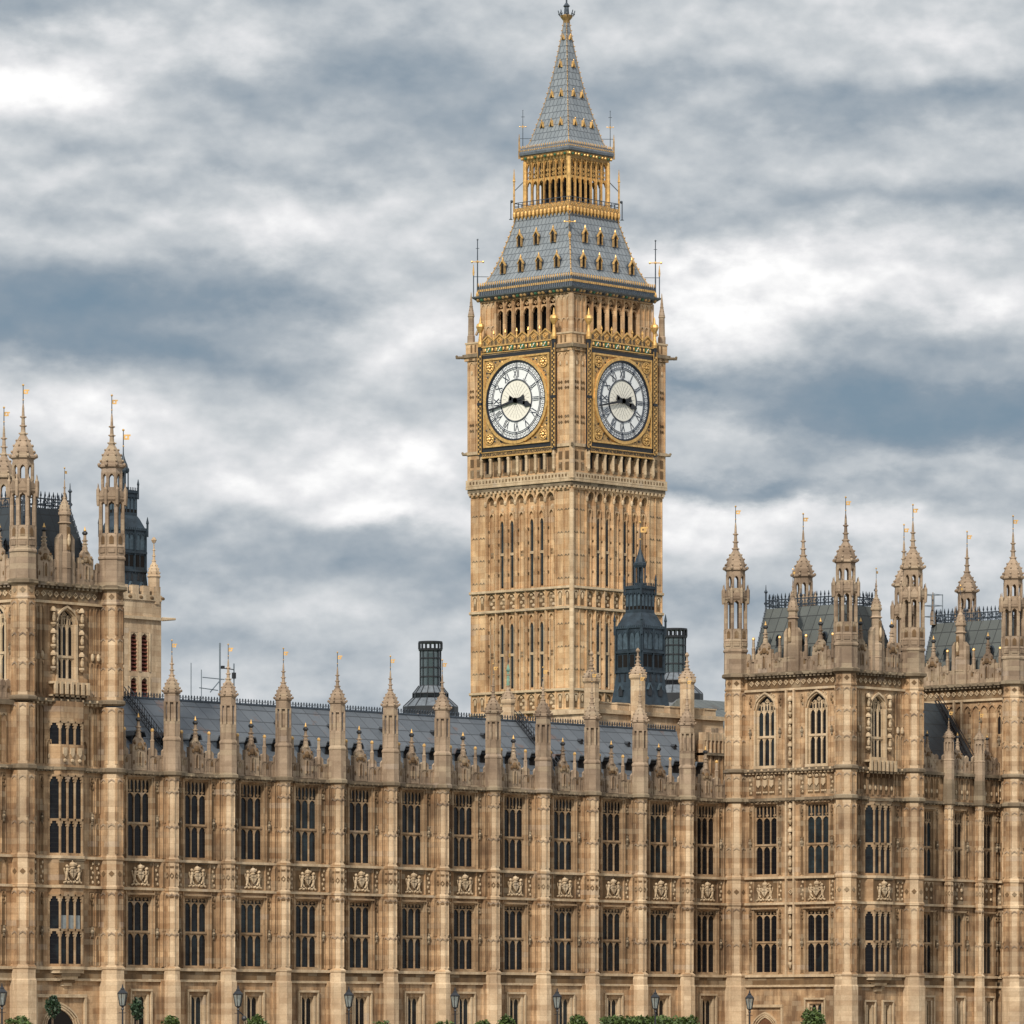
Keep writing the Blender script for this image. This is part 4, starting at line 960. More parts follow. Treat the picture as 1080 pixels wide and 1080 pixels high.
# ------------------------------------------------------------------ the clock tower
CX, CY, TW = 116.58, 70.54, 12.0
ct = thing('clock_tower', 'tall stone clock tower with two white dials in gilt frames and a steep iron spire', 'clock tower', (CX + 6, CY + 6, 0))
TB = (CX + 6, CY + 6, 0)
FACES = [((CX, CY), E_), ((CX, CY + TW), S_), ((CX + TW, CY + TW), (-1, 0)), ((CX + TW, CY), (0, 1))]
q = MB(); q.mat('tower')
q.box(CX + .22, CX + TW - .22, -(CY + TW - .22), -(CY + .22), -.3, 62.4)
for fi, (o, S) in enumerate(FACES):
    q.frame(o, S)
    # corner clasping buttresses, two panels wide
    for (a0, a1) in ((0, 1.85), (TW - 1.85, TW)):
        q.mat('tower'); q.box(.005 + .002 * fi if a0 == 0 else a0, a1 if a0 == 0 else TW - .005 - .002 * fi, -.23, 0, -.3, 49.3)
        if fi > 1: continue
        for i in range(3):
            a = a0 + .03 + i * (1.85 - .14) / 2; q.box(a, a + .10, -.02, .10, 29, 49.6)
        for k in range(9):
            z1 = 31.6 + (k + 1) * 2.0
            if 38.5 < z1 < 41.2: continue
            for i in range(2):
                b0 = a0 + .13 + i * .855; q.mat('umber'); [q.poly([(b0 + h_ - .13, z1 - .14), (b0 + h_ - .13, z1 - .06), (b0 + h_, z1 + .06), (b0 + h_ + .13, z1 - .06), (b0 + h_ + .13, z1 - .14), (b0 + h_, z1 - .02)], -.01, .04) for h_ in (.2, .55)]; q.mat('tower')
        for (za, zb) in ((30.1, 31.5), (39.1, 40.5)):
            for i in range(2):
                b0 = a0 + .13 + i * .855; q.mat('brown'); q.box(b0 + .2, b0 + .56, -.01, .02, za + .1, zb - .1); q.mat('carve'); q.blob(b0 + .38, .04, (za + zb) / 2 + .2, .13, .06, .3, 6); q.head(b0 + .1, b0 + .66, zb - .45, zb - .05, 0, .07)
    if fi > 1: continue
    # seven recessed bays of the shaft
    b0 = 1.85; bw = (TW - 3.7) / 7
    for i in range(8):
        a = b0 + i * bw; q.mat('tower'); q.box(a - .12, a + .12, -.23, .02, 29, 49.0); q.box(a - .05, a + .05, 0, .12, 29, 48.6)
    for i in range(7):
        a = b0 + (i + .5) * bw; win = i in (1, 2, 4, 5)
        q.mat('tower')
        for (z0, z1, zm) in ((40.9, 47.3, 44.0), (32.0, 38.2, 35.1)):
            q.box(a - .28, a - .21, -.23, -.09, z0, z1); q.box(a + .21, a + .28, -.23, -.09, z0, z1)
            if win:
                q.mat('void'); q.box(a - .17, a + .17, -.23, -.19, z0 + .15, z1 - .35); q.mat('glass'); q.box(a - .13, a + .13, -.20, -.175, z0 + .3, z1 - .5)
                q.mat('carve'); q.box(a - .2, a + .2, -.23, -.1, zm - .12, zm + .12); q.mat('tower'); q.head(a - .2, a + .2, z1 - .75, z1 - .3, -.23, -.1)
            else:
                for zz in (zm,): q.mat('brown'); [q.box(a + dx - .1, a + dx + .1, -.23, -.19, zz + dz - .1, zz + dz + .1) for dx in (-.13, .13) for dz in (-.14, .14)]
            q.mat('brown')
            for dx in (-.38, .38): [q.box(a + dx - .04, a + dx + .04, -.2, .0, zz, zz + .1) for zz in (z0 + 1.3, z0 + 2.6, z0 + 4.0, z0 + 5.2)]
            q.mat('tower'); q.head(a - .3, a + .3, z1 - .3, z1 + .4, -.23, -.02)
            q.mat('carve'); q.blob(a, -.2, z1 + .62, .16, .14, .25, 6)
        for (za, zb) in ((30.1, 31.55), (39.1, 40.55)):
            q.mat('brown'); q.box(a - .42, a + .42, -.23, -.19, za, zb); q.mat('carve')
            for j in range(4): q.blob(a + (-1) ** j * .13, -.17, za + .25 + j * .32, .19, .08, .15, 6)
            q.mat('tower'); q.head(a - .46, a + .46, zb - .5, zb, -.3, -.02)
        # corbel table hood above each bay
        q.mat('tower'); q.head(a - bw / 2 + .1, a + bw / 2 - .1, 48.5, 49.25, -.23, .12); q.mat('brown'); q.box(a - .3, a + .3, -.23, -.20, 48.45, 49.1)  # brown backing stands in for the shade under the hood
        q.mat('carve'); q.blob(a - bw / 2, .12, 48.5, .14, .16, .26, 6)
    for z in (29.85, 31.7, 38.88, 40.65):
        q.mat('carve'); q.box(-.12, TW + .12, -.3, .18, z, z + .20)
        q.mat('umber'); q.box(-.10, TW + .10, -.3, .13, z - .06, z)
for fi, (o, S) in enumerate(FACES):
    q.frame(o, S)
    ex = -.002 * fi
    # corbelled cornice
    q.mat('tower'); q.box(-.115 - ex, TW + .115 + ex, -.5, .12, 49.25, 49.6); q.mat('umber'); q.box(-.2 + ex, TW + .2, -.5, .26, 49.6, 49.95); q.mat('carve'); q.box(-.32 + ex, TW + .32, -.5, .38, 49.95, 50.2)
    q.mat('tower'); q.box(-.235 - ex, TW + .235 + ex, -.7, .24, 50.2, 61.35)
    q.mat('carve'); q.box(-.34 + ex, TW + .34, -.5, .36, 53.0, 53.28)
    q.mat('tower'); q.box(-.42 + ex, TW + .42, -.8, .44, 61.35, 61.65); q.mat('umber'); q.box(-.55 - ex, TW + .55 + ex, -.8, .56, 61.65, 61.95)
    q.mat('tower'); q.box(-.335 - ex, TW + .335 + ex, .02, .34, 61.95, 62.95)
    q.mat('carve'); q.box(-.38 + ex, TW + .38, -.02, .40, 62.85, 63.0)
    if fi > 1: continue
    dentils(q, -.2, TW + .2, 49.6, .12, .5, .22, .22, .18)
    # gallery of niches under the dial
    n = 8; w0 = 1.7; bw = (TW - 2 * w0) / n
    q.mat('carve'); q.box(-.28, TW + .28, .2, .40, 50.2, 50.75)
    for i in range(30): a = .1 + i * (TW - .2) / 30; q.mat('brown'); q.box(a + .08, a + .26, .38, .41, 50.35, 50.6)
    for i in range(n + 1):
        a = w0 + i * bw; q.mat('carve'); q.box(a - .11, a + .11, .2, .34, 51.3, 52.9); q.lathe(a, .46, [(.05, 50.9), (.16, 51.15), (.14, 52.2), (.19, 52.4), (.06, 52.95)], 6)
    for i in range(n):
        a = w0 + (i + .5) * bw; q.mat('brown'); q.box(a - .36, a + .36, .22, .26, 50.9, 52.9)
        if i % 2 == 0: q.mat('void'); q.box(a - .15, a + .15, .25, .28, 51.2, 52.3)
        q.mat('void'); q.box(a - .24, a + .24, .25, .29, 52.3, 52.75)
        q.mat('tower'); q.head(a - bw / 2 + .1, a + bw / 2 - .1, 52.35, 52.95, .2, .42)
    # panelled corners of the clock stage
    for a0 in (-.1, TW - 1.55):
        for i in range(3): q.mat('tower'); q.box(a0 + i * .78, a0 + i * .78 + .12, .22, .34, 53.3, 61.3)
        for i in range(2):
            c = a0 + .45 + i * .78
            for zz in (55.4, 58.4): q.mat('brown'); [q.quatre(c + dx, zz + dz, .14, .24, .30) for dx in (-.14, .14) for dz in (-.25, .25)]
            q.mat('tower'); q.head(c - .3, c + .3, 60.7, 61.25, .22, .32); q.mat('carve'); q.blob(c, .28, 60.3, .12, .06, .2, 5)
            for zz in (50.95, 51.9): q.mat('brown'); q.box(c - .2, c + .2, .24, .27, zz, zz + .7)
            q.box(c - .22, c + .22, .44, .47, 61.40, 61.6)
    for i in range(24): a = .15 + i * (TW - .3) / 24; q.mat('brown'); q.box(a + .1, a + .3, .33, .36, 62.1, 62.75)
    # belfry arcade
    q.mat('tower'); I0 = .62; L = TW - 2 * I0
    w1 = 1.75; n = 7; bw = (L - 2 * w1) / n
    q.box(I0 + .005 + .002 * fi, I0 + w1, -I0 - .7, -I0, 62.4, 66.55); q.box(I0 + L - w1, I0 + L - .005 - .002 * fi, -I0 - .7, -I0, 62.4, 66.55)
    for a0 in (I0, I0 + L - w1):
        for i in range(4): q.mat('tower'); q.box(a0 + i * .6, a0 + i * .6 + .1, -I0 - .02, -I0 + .10, 62.9, 66.5)
        for i in range(3): q.mat('carve'); q.head(a0 + .1 + i * .6, a0 + .6 + i * .6, 65.9, 66.4, -I0, -I0 + .08); q.head(a0 + .1 + i * .6, a0 + .6 + i * .6, 64.0, 64.4, -I0, -I0 + .08)
    for i in range(n + 1): a = I0 + w1 + i * bw; q.mat('tower'); q.box(a - .11, a + .11, -I0 - .28, -I0 - .005, 62.4, 66.5); q.box(a - .05, a + .05, -I0 - .1, -I0 + .10, 62.6, 66.5)
    for i in range(n):
        a = I0 + w1 + (i + .5) * bw; h = bw / 2 - .14
        q.mat('tower'); q.head(a - h, a + h, 65.2, 65.75, -I0 - .35, -I0 - .12); q.box(a - h, a + h, -I0 - .3, -I0 - .14, 65.74, 65.82)
        q.quatre(a, 66.1, .2, -I0 - .3, -I0 - .14); q.head(a - h, a + h, 66.0, 66.52, -I0 - .3, -I0 - .05)
    q.box(I0 - .07 - ex, I0 + L + .07 + ex, -I0 - .7, -I0 + .08, 66.5, 66.62)
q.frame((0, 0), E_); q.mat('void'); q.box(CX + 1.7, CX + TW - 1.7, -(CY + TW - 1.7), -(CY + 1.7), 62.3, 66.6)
# near-corner attached shafts
q.mat('pale'); q.lathe(CX - .02, -(CY - .02), [(.22, 29), (.22, 49.3)], 8); q.lathe(CX - .25, -(CY - .25), [(.24, 50.2), (.24, 61.3)], 8); q.lathe(CX + .62, -(CY + .62), [(.26, 62.9), (.26, 66.5)], 8)
q.build('shaft', ct, TB)
# gargoyles
for (x, y, dx, dy, z) in [(CX - .4, CY - .4, -1, -1, 61.7), (CX - .4, CY + TW + .4, -1, 1, 61.7), (CX + TW + .4, CY - .4, 1, -1, 61.7), (CX - .3, CY - .3, -1, -1, 53.1), (CX - .3, CY + TW + .3, -1, 1, 53.1), (CX + TW + .3, CY - .3, 1, -1, 53.1)]:
    g_ = MB(); g_.mat('umber'); k = .85 if z > 60 else .4; v = Vector((dx, -dy, 0)).normalized()
    p0 = Vector((x, -y, z)); g_.bar(p0 - v * .3, p0 + v * .6 * k, .17, 6, .12); g_.bar(p0 + v * .55 * k, p0 + v * .95 * k + Vector((0, 0, -.05)), .15, 6, .08); pe = p0 + v * .85 * k; g_.blob(pe.x, pe.y, pe.z + .1, .12, .12, .12, 6)
    g_.build('gargoyle', ct, TB)
# corner pinnacles with flying buttresses
for (x, y, sx, sy) in ((CX, CY + TW, 1, -1), (CX + TW, CY, -1, 1), (CX, CY, 1, 1)):
    if sx == 1 and sy == 1: continue
    p = MB(); p.mat('roofstone'); p.frame((x, y), E_); p.lathe(0, 0, [(.36, 61.9), (.36, 63.6), (.3, 63.7), (.27, 65.3), (.33, 65.35), (.3, 65.5), (.16, 66.2), (.1, 66.8), (.03, 67.5)], 8)
    for i in range(5): z = 65.6 + i * .33; rr_ = .30 - i * .05; p.lathe(0, 0, [(rr_ * .7, z - .06), (rr_ + .03, z), (rr_ * .7, z + .06)], 4, 0)
    prev = None
    for i in range(8):
        f = i / 7; pt = (sx * .3 + sx * .95 * f, -sy * (.3 + .95 * f), 63.7 + 1.9 * math.sin(f * PI / 2))
        if prev: p.bar(prev, pt, .13, 5); p.ball(pt[0], pt[1], pt[2] + .2, .08, 5)
        prev = pt
    p.build('pinnacle', ct, TB)

# clock faces
def disc(q, R0, R1, d0, d1, n=64, a=0., z=0., t0=0., t1=2 * PI):
    full = abs(t1 - t0 - 2 * PI) < 1e-6
    for k in range(n):
        ta = t0 + (t1 - t0) * k / n; tb = t0 + (t1 - t0) * (k + 1) / n
        pl = [(a + R1 * math.sin(ta), z + R1 * math.cos(ta)), (a + R1 * math.sin(tb), z + R1 * math.cos(tb))]
        if R0 > 0: pl += [(a + R0 * math.sin(tb), z + R0 * math.cos(tb)), (a + R0 * math.sin(ta), z + R0 * math.cos(ta))]
        else: pl += [(a, z)]
        q.poly(pl, d0, d1)
def spoke(q, t, r0, r1, w, d0, d1, w2=None):
    w2 = w if w2 is None else w2; s, c = math.sin(t), math.cos(t)
    q.poly([(r0 * s - w * c, r0 * c + w * s), (r0 * s + w * c, r0 * c - w * s), (r1 * s + w2 * c, r1 * c - w2 * s), (r1 * s - w2 * c, r1 * c + w2 * s)], d0, d1)
ZD = 57.4; RD = 3.45
def glyphmesh(txt, size):
    cu = bpy.data.curves.new('t', 'FONT'); cu.body = txt; cu.size = size; cu.align_x = 'CENTER'; cu.align_y = 'CENTER'; cu.extrude = .012
    o = bpy.data.objects.new('t', cu); COL.objects.link(o); bpy.context.view_layer.update()
    me = bpy.data.meshes.new_from_object(o.evaluated_get(bpy.context.evaluated_depsgraph_get())); bpy.data.objects.remove(o)
    vs = [v.co.copy() for v in me.vertices]; fs = [tuple(p.vertices) for p in me.polygons]; bpy.data.meshes.remove(me); return vs, fs
def addglyph(q, txt, size, a, z, d, rot=0., sx=1., sy=1.):
    vs, fs = glyphmesh(txt, size); c, s = math.cos(rot), math.sin(rot)
    q.add([(a + (v.x * sx) * c + (v.y * sy) * s, d + v.z, z - (v.x * sx) * s + (v.y * sy) * c) for v in vs], fs)
ROM = ['XII', 'I', 'II', 'III', 'IV', 'V', 'VI', 'VII', 'VIII', 'IX', 'X', 'XI']
for (o, S) in FACES[:2]:
    ctr = (o[0] + 6 * S[0] + .42 * S[1], o[1] + 6 * S[1] - .42 * S[0]); face = MB().frame(ctr, S, ZD)
    f = face; H = 4.1
    f.mat('black'); f.box(-H - .05, H + .05, -.15, .12, -H - .25, H + .25)                       # iron surround
    f.mat('golddull')
    # spandrel plate with carved foliage
    f.box(-H + .3, H - .3, .1, .16, -H + .3, H - .3)
    f.mat('gold')
    for (a0, a1, z0, z1) in ((-H + .18, H - .18, H - .34, H - .18), (-H + .18, H - .18, -H + .18, -H + .34), (-H + .18, -H + .34, -H + .34, H - .34), (H - .34, H - .18, -H + .34, H - .34)): f.box(a0, a1, .1, .26, z0, z1)
    rn = random.Random(5)
    for sa in (-1, 1):
        for sz in (-1, 1):
            ca, cz = sa * 3.18, sz * 3.18
            f.mat('black'); disc(f, 0, .56, .15, .175, 16, ca, cz); f.mat('gold'); disc(f, .42, .52, .16, .24, 16, ca, cz); f.ball(ca, .2, cz, .16)
            for k in range(8): t = k * PI / 4; f.blob(ca + .3 * math.cos(t), .2, cz + .3 * math.sin(t), .11, .07, .11, 5)
            for k in range(60):
                u = rn.uniform(1.0, 3.65); v = rn.uniform(1.0, 3.65)
                if math.hypot(u, v) > 3.85 and math.hypot(u - 3.18, v - 3.18) > .6: f.mat('black' if k % 3 else 'gold'); f.blob(sa * u, .16, sz * v, .13, .05, .09, 5)
    f.mat('gold'); disc(f, RD + .10, RD + .36, .14, .34, 72)
    f.mat('black'); disc(f, RD - .02, RD + .11, .12, .30, 72)
    # chequered side strips
    for sa in (-1, 1):
        f.mat('black'); x0 = sa * (H + .29); f.box(x0 - .23, x0 + .23, 0, .2, -H - .5, H + .95)
        f.mat('gold')
        for k in range(44):
            z = -H - .3 + k * .2; dx = .09 if k % 2 else -.09
            f.box(x0 + dx - .08, x0 + dx + .08, .2, .25, z - .08, z + .08)
        f.box(x0 - .23, x0 - .20, .2, .26, -H - .3, H + .6); f.box(x0 + .20, x0 + .23, .2, .26, -H - .3, H + .6)
        f.mat('black'); f.box(x0 - .25, x0 + .25, .1, .28, -.12, .12)
        f.mat('gold'); f.lathe(x0, .12, [(.2, H + .95), (.24, H + 1.2), (.14, H + 1.9), (.12, H + 2.2), (.3, H + 2.5), (.4, H + 2.75), (.33, H + 2.98), (.12, H + 3.1), (.08, H + 3.4), (.02, H + 3.7)], 8)
    # inscription band under the dial
    f.mat('gold'); f.box(-H - .05, H + .05, .1, .24, -H - .74, -H - .66); f.box(-H - .05, H + .05, .1, .24, -H - .28, -H - .22)
    f.mat('golddull'); f.box(-H - .05, H + .05, .08, .16, -H - .68, -H - .26)
    f.mat('black'); addglyph(f, 'DOMINE SALVAM FAC REGINAM NOSTRAM VICTORIAM PRIMAM', .36, 0, -H - .47, .175, 0, .78, 1)
    # green and gold shields above the dial
    f.mat('gold'); f.box(-H - .05, H + .05, .05, .22, H + .28, H + .36); f.box(-H - .05, H + .05, .05, .22, H + .86, H + .95); f.mat('golddull'); f.box(-H, H, .05, .14, H + .36, H + .86)
    for k in range(6):
        a = -H + .75 + k * (2 * H - 1.5) / 5; f.mat('green'); f.poly([(a - .27, H + .4), (a + .27, H + .4), (a + .27, H + .82), (a - .27, H + .82)], .14, .2); f.mat('gold'); f.blob(a - .42, .16, H + .61, .12, .06, .16, 6); f.blob(a + .42, .16, H + .61, .12, .06, .16, 6)
        f.mat('whitepaint'); f.poly([(a - .2, H + .45), (a - .1, H + .43), (a + .2, H + .77), (a + .1, H + .79)], .2, .23); f.mat('gold'); f.blob(a, .22, H + .61, .09, .05, .12, 6)
        f.mat('black'); f.box(a + .6, a + .68, .13, .22, H + .38, H + .84)
    # gilt cresting of gables
    f.mat('golddull'); f.box(-H, H, -.1, .14, H + .95, H + 1.5); n = 6; bw = 2 * H / n
    for k in range(n):
        a = -H + (k + .5) * bw; f.mat('gold'); f.quatre(a, H + 1.32, .27, .12, .22)
        f.poly([(a - bw / 2, H + 1.50), (a, H + 1.98), (a + bw / 2, H + 1.50), (a + bw / 2, H + 1.38), (a, H + 1.84), (a - bw / 2, H + 1.38)], .08, .2)
        f.mat('golddull'); f.poly([(a - bw / 2, H + 1.45), (a, H + 1.9), (a + bw / 2, H + 1.45)], -.05, .1)
        f.mat('black'); [f.box(a + dx - .03, a + dx + .03, .14, .16, H + 1.0, H + 1.4) for dx in (-.5, -.38, .38, .5)]
        if k: f.mat('gold'); f.lathe(-H + k * bw, .14, [(.07, H + 1.35), (.06, H + 1.9), (.13, H + 2.0), (.08, H + 2.12), (.02, H + 2.3)], 6)
    fr = f.build('clock_frame', ct, TB)
    # the dial
    d = MB().frame(ctr, S, ZD); d.mat('dial'); disc(d, 0, RD, .10, .18, 72)
    dl = d.build('clock_dial', ct, TB)
    e = MB().frame(ctr, S, ZD); e.mat('dialc'); disc(e, 0, RD * .53, .175, .19, 60); e.build('dial_centre', dl, TB)
    e = MB().frame(ctr, S, ZD); e.mat('dialink')
    for (ra, w) in ((RD * .985, .035), (RD * .85, .026), (RD * .81, .022), (RD * .545, .026), (RD * .52, .018)): disc(e, ra - w, ra + w * .6, .18, .235, 60)
    for k in range(60):
        t = k * PI / 30
        spoke(e, t + PI / 60, RD * .86, RD * .97, .012, .18, .225)
        disc(e, .05, .085, .18, .22, 6, RD * .915 * math.sin(t), RD * .915 * math.cos(t)) if False else spoke(e, t, RD * .90, RD * .935, .03, .18, .22)
    for k in range(12):
        t = k * PI / 6; spoke(e, t, RD * .80, RD * .985, .035, .18, .235); spoke(e, t, RD * .53, RD * .6, .02, .18, .235)
        for s in (-1, 1): spoke(e, t + s * .085, RD * .55, RD * .60, .012, .18, .22)
        addglyph(e, ROM[k], .92, RD * .675 * math.sin(t), RD * .675 * math.cos(t), .21, t, .62 if len(ROM[k]) > 2 else .8, 1.0)
    for r_ in (.12, .21, .31, .41):                          # light leading of the centre
        for k in range(int(10 + r_ * 40)):
            n_ = int(10 + r_ * 40); t = 2 * PI * (k + (.5 if int(r_ * 10) % 2 else 0)) / n_; spoke(e, t, RD * (r_ - .06), RD * (r_ + .05), .007, .19, .2)
    e.build('dial_numerals', dl, TB)
    # hands: 3.43
    for (nm, ang, ln) in (('minute_hand', R(360 * 43 / 60), .93), ('hour_hand', R(107), .56)):
        h = MB().frame(ctr, S, ZD); h.mat('black')
        if nm[0] == 'm':
            spoke(h, ang, -.2, RD * ln, .13, .30, .38, .06); spoke(h, ang, -.95, -.15, .17, .30, .36, .10); spoke(h, ang, -1.05, -.8, .24, .29, .37, .2)
        else:
            spoke(h, ang, -.75, 1.15, .15, .24, .30); spoke(h, ang, .9, 1.35, .12, .24, .30, .30); spoke(h, ang, 1.35, RD * ln, .26, .24, .30, .03); spoke(h, ang, -.85, -.5, .25, .24, .30, .18)
        disc(h, 0, .24, .23, .40, 16); h.build(nm, dl, TB)

# roof stages: hw profile on the axis
AX, AY = CX + 6, CY + 6
def sqprof(q, prof):
    pts = []; fs = []
    for (h, z) in prof: pts += [(AX - h, -(AY - h), z), (AX + h, -(AY - h), z), (AX + h, -(AY + h), z), (AX - h, -(AY + h), z)]
    for i in range(len(prof) - 1):
        for k in range(4): fs.append((i * 4 + k, i * 4 + (k + 1) % 4, i * 4 + 4 + (k + 1) % 4, i * 4 + 4 + k))
    fs.append((0, 1, 2, 3)); n = len(prof) * 4; fs.append((n - 4, n - 3, n - 2, n - 1)); q.add(pts, fs)
def interp(prof, z):
    for (a, za), (b, zb) in zip(prof, prof[1:]):
        if za <= z <= zb: return a + (b - a) * (z - za) / (zb - za)
    return prof[-1][0]
FR = [((AX, AY), E_), ((AX, AY), S_), ((AX, AY), (-1, 0)), ((AX, AY), (0, 1))]
P1 = [(5.62, 67.05), (5.35, 67.7), (5.12, 68.3), (4.62, 69.3), (3.98, 71.1), (3.50, 72.8), (3.12, 74.3)]
q = MB(); q.mat('spire'); sqprof(q, P1); low = q.build('lower_roof', ct, TB)
q = MB(); q.mat('ironlight'); sqprof(q, [(5.45, 66.62), (5.62, 66.7), (5.95, 66.98), (6.0, 67.1), (5.6, 67.12)])
for (o, S) in FR:
    q.frame(o, S); q.mat('golddull')
    for i in range(26):
        a = -5.4 + i * 10.8 / 25; q.mat(('golddull', 'green', 'golddull', 'golddull', 'black')[i % 5]); q.blob(a, 5.72, 66.78, .17, .16, .15, 6)
    # roof parapet studs: three gilt rows on iron
    q.mat('ironlight'); q.box(-5.6, 5.6, 5.48, 5.56, 67.1, 67.95)
    for i in range(44):
        a = -5.5 + i * 11 / 43; q.mat('iron'); q.box(a - .03, a + .03, 5.5, 5.62, 67.1, 68.1); q.mat('gold'); q.blob(a, 5.6, 68.15, .06, .06, .18, 5); q.box(a - .07, a + .07, 5.56, 5.63, 67.52, 67.72)
q.build('gutter', low, TB)
for (o, S) in FR:
    for (row, n, z, pit) in ((0, 4, 69.0, 2.15), (1, 3, 71.4, 2.0)):
        for i in range(n):
            a = (i - (n - 1) / 2) * pit; hw = interp(P1, z)
            if S in ((-1, 0), (0, 1)) : continue
            d = MB().frame(o, S); h2 = interp(P1, z + 1.1)
            d.mat('iron'); d.poly([(a - .26, z), (a + .26, z), (a + .26, z + .75), (a, z + 1.05), (a - .26, z + .75)], h2 - .2, hw + .10); d.mat('void'); d.poly([(a - .15, z + .1), (a + .15, z + .1), (a + .15, z + .65), (a, z + .9), (a - .15, z + .65)], hw + .1, hw + .13)
            d.mat('golddull'); d.box(a - .27, a - .19, hw, hw + .2, z, z + .75); d.box(a + .19, a + .27, hw, hw + .2, z, z + .75)
            d.mat('gold'); d.poly([(a - .34, z + .68), (a, z + 1.12), (a + .34, z + .68), (a + .34, z + .8), (a, z + 1.26), (a - .34, z + .8)], hw, hw + .22); d.lathe(a, hw + .1, [(.05, z + 1.15), (.09, z + 1.32), (.02, z + 1.55)], 5)
            d.build('dormer', low, TB)
# hip crockets
for (sx, sy) in ((-1, -1), (-1, 1), (1, -1), (1, 1)):
    q = MB(); q.mat('golddull')
    for i in range(13):
        z = 68.3 + i * .46; h = interp(P1, z); q.ball(AX + sx * (h + .06), -(AY + sy * (h + .06)), z, .085, 5)
        q.bar((AX + sx * h, -(AY + sy * h), z), (AX + sx * interp(P1, min(74.2, z + .46)), -(AY + sy * interp(P1, min(74.2, z + .46))), z + .46), .06, 4)
    q.build('hip_crocket', low, TB)
def finial(x, y, z0, z1, k=1.):
    f = MB(); f.mat('iron'); f.lathe(x, -y, [(.07 * k, z0), (.04 * k, z1)], 6); f.mat('gold'); zc = z0 + (z1 - z0) * .62
    f.lathe(x, -y, [(.05, zc - .12), (.14 * k, zc), (.05, zc + .12)], 6)
    A = Vector((RT.x, -RT.y, 0)); p = Vector((x, -y, zc)); f.bar(p - A * .5 * k, p + A * .5 * k, .06 * k, 4)
    for s in (-.5, .5): pp = p + A * s * k; f.ball(pp.x, pp.y, pp.z, .11 * k, 5)
    f.lathe(x, -y, [(.1 * k, z0), (.16 * k, z0 + .3), (.06, z0 + .6)], 6); f.mat('iron'); f.ball(x, -y, z1, .09 * k, 5)
    p = Vector((x, -y, z0 + (z1 - z0) * .85)); f.bar(p - A * .16, p + A * .16, .03, 4); return f
for (sx, sy) in ((-1, 1), (1, -1), (-1, -1)):
    if (sx, sy) != (-1, -1): 
        finial(AX + sx * 5.6, AY + sy * 5.6, 67.0, 72.2).build('finial', low, TB)
        f = MB(); f.mat('iron'); x, y = AX + sx * 5.85, AY + sy * 5.85; f.lathe(x, -y, [(.05, 66.9), (.05, 69.0)], 5); f.mat('gold'); f.lathe(x, -y, [(.07, 69), (.1, 69.3), (.02, 70.0)], 6); f.mat('iron'); f.bar((x, -y, 68.9), (AX + sx * 4.9, -(AY + sy * 4.9), 68.9), .035, 4); f.build('finial', low, TB)
    else: finial(AX - 3.75, AY - 3.75, 71.6, 74.0, .9).build('finial', low, TB)
# gilt gallery
q = MB(); q.mat('golddull'); sqprof(q, [(3.05, 73.95), (3.35, 74.35), (3.4, 74.5), (3.0, 74.6)])
for (o, S) in FR:
    q.frame(o, S)
    for i in range(15): a = -3.2 + i * 6.4 / 14; q.mat('gold'); q.lathe(a, 3.36, [(.03, 73.9), (.14, 74.2), (.15, 74.45), (.05, 74.6)], 6); q.mat('iron'); q.box(a - .02, a + .02, 3.3, 3.34, 74.6, 75.45)
    q.mat('golddull'); q.box(-3.3, 3.3, 3.28, 3.36, 74.5, 74.95); q.mat('iron'); q.box(-3.32, 3.32, 3.29, 3.33, 75.4, 75.46); q.box(-3.32, 3.32, 3.29, 3.33, 75.1, 75.14)
    q.mat('gold')
    for i in range(12): q.quatre(-2.97 + i * .54, 74.73, .17, 3.34, 3.40)
    h = 2.62; n = 7; bw = 2 * (h - .18) / n
    for i in range(n + 1):
        a = -(h - .18) + i * bw; q.mat('golddull'); q.box(a - .06, a + .06, h - .14, h, 74.5, 79.05); q.mat('gold'); q.box(a - .03, a + .03, h, h + .08, 74.8, 79.0)
    for i in range(n):
        a = -(h - .18) + (i + .5) * bw; g0, g1 = a - bw / 2 + .07, a + bw / 2 - .07
        q.mat('gold'); q.head(g0, g1, 76.9, 77.35, h - .2, h - .05); q.box(g0, g1, h - .2, h - .05, 77.35, 77.5)
        q.mat('golddull'); q.box(a - .03, a + .03, h - .18, h - .06, 77.4, 79.0); q.mat('gold')
        for zz in (77.75, 78.15): q.quatre(a, zz, .17, h - .18, h - .05)
        q.head(g0, g1, 78.55, 79.0, h - .2, h - .05)
        q.box(g0, g1, h - .2, h - .05, 74.5, 75.2)
q.frame((0, 0), E_); q.mat('iron'); q.lathe(AX, -AY, [(.5, 74.5), (.5, 79)], 8); q.box(AX - 2.4, AX + 2.4, -(AY + 2.4), -(AY - 2.4), 74.4, 74.62); q.mat('void'); q.box(AX - 1.55, AX + 1.55, -(AY + 1.55), -(AY - 1.55), 74.6, 79.0)
for (sx, sy) in ((-1, -1), (-1, 1), (1, -1), (1, 1)):
    q.mat('gold'); q.lathe(AX + sx * 2.6, -(AY + sy * 2.6), [(.22, 74.5), (.2, 79.1)], 8)
    if (sx, sy) != (-1, -1):
        q.lathe(AX + sx * 3.3, -(AY + sy * 3.3), [(.1, 74.4), (.08, 77.3), (.14, 77.4), (.1, 77.5), (.02, 78.5)], 6); q.mat('iron'); q.bar((AX + sx * 3.3, -(AY + sy * 3.3), 76.5), (AX + sx * 2.6, -(AY + sy * 2.6), 77.5), .05, 4); q.ball(AX + sx * 3.45, -(AY + sy * 3.45), 75.6, .14); q.lathe(AX + sx * 3.5, -(AY + sy * 3.5), [(.2, 74.0), (.05, 74.1), (.05, 75.7)], 6)
q.build('gallery', ct, TB)
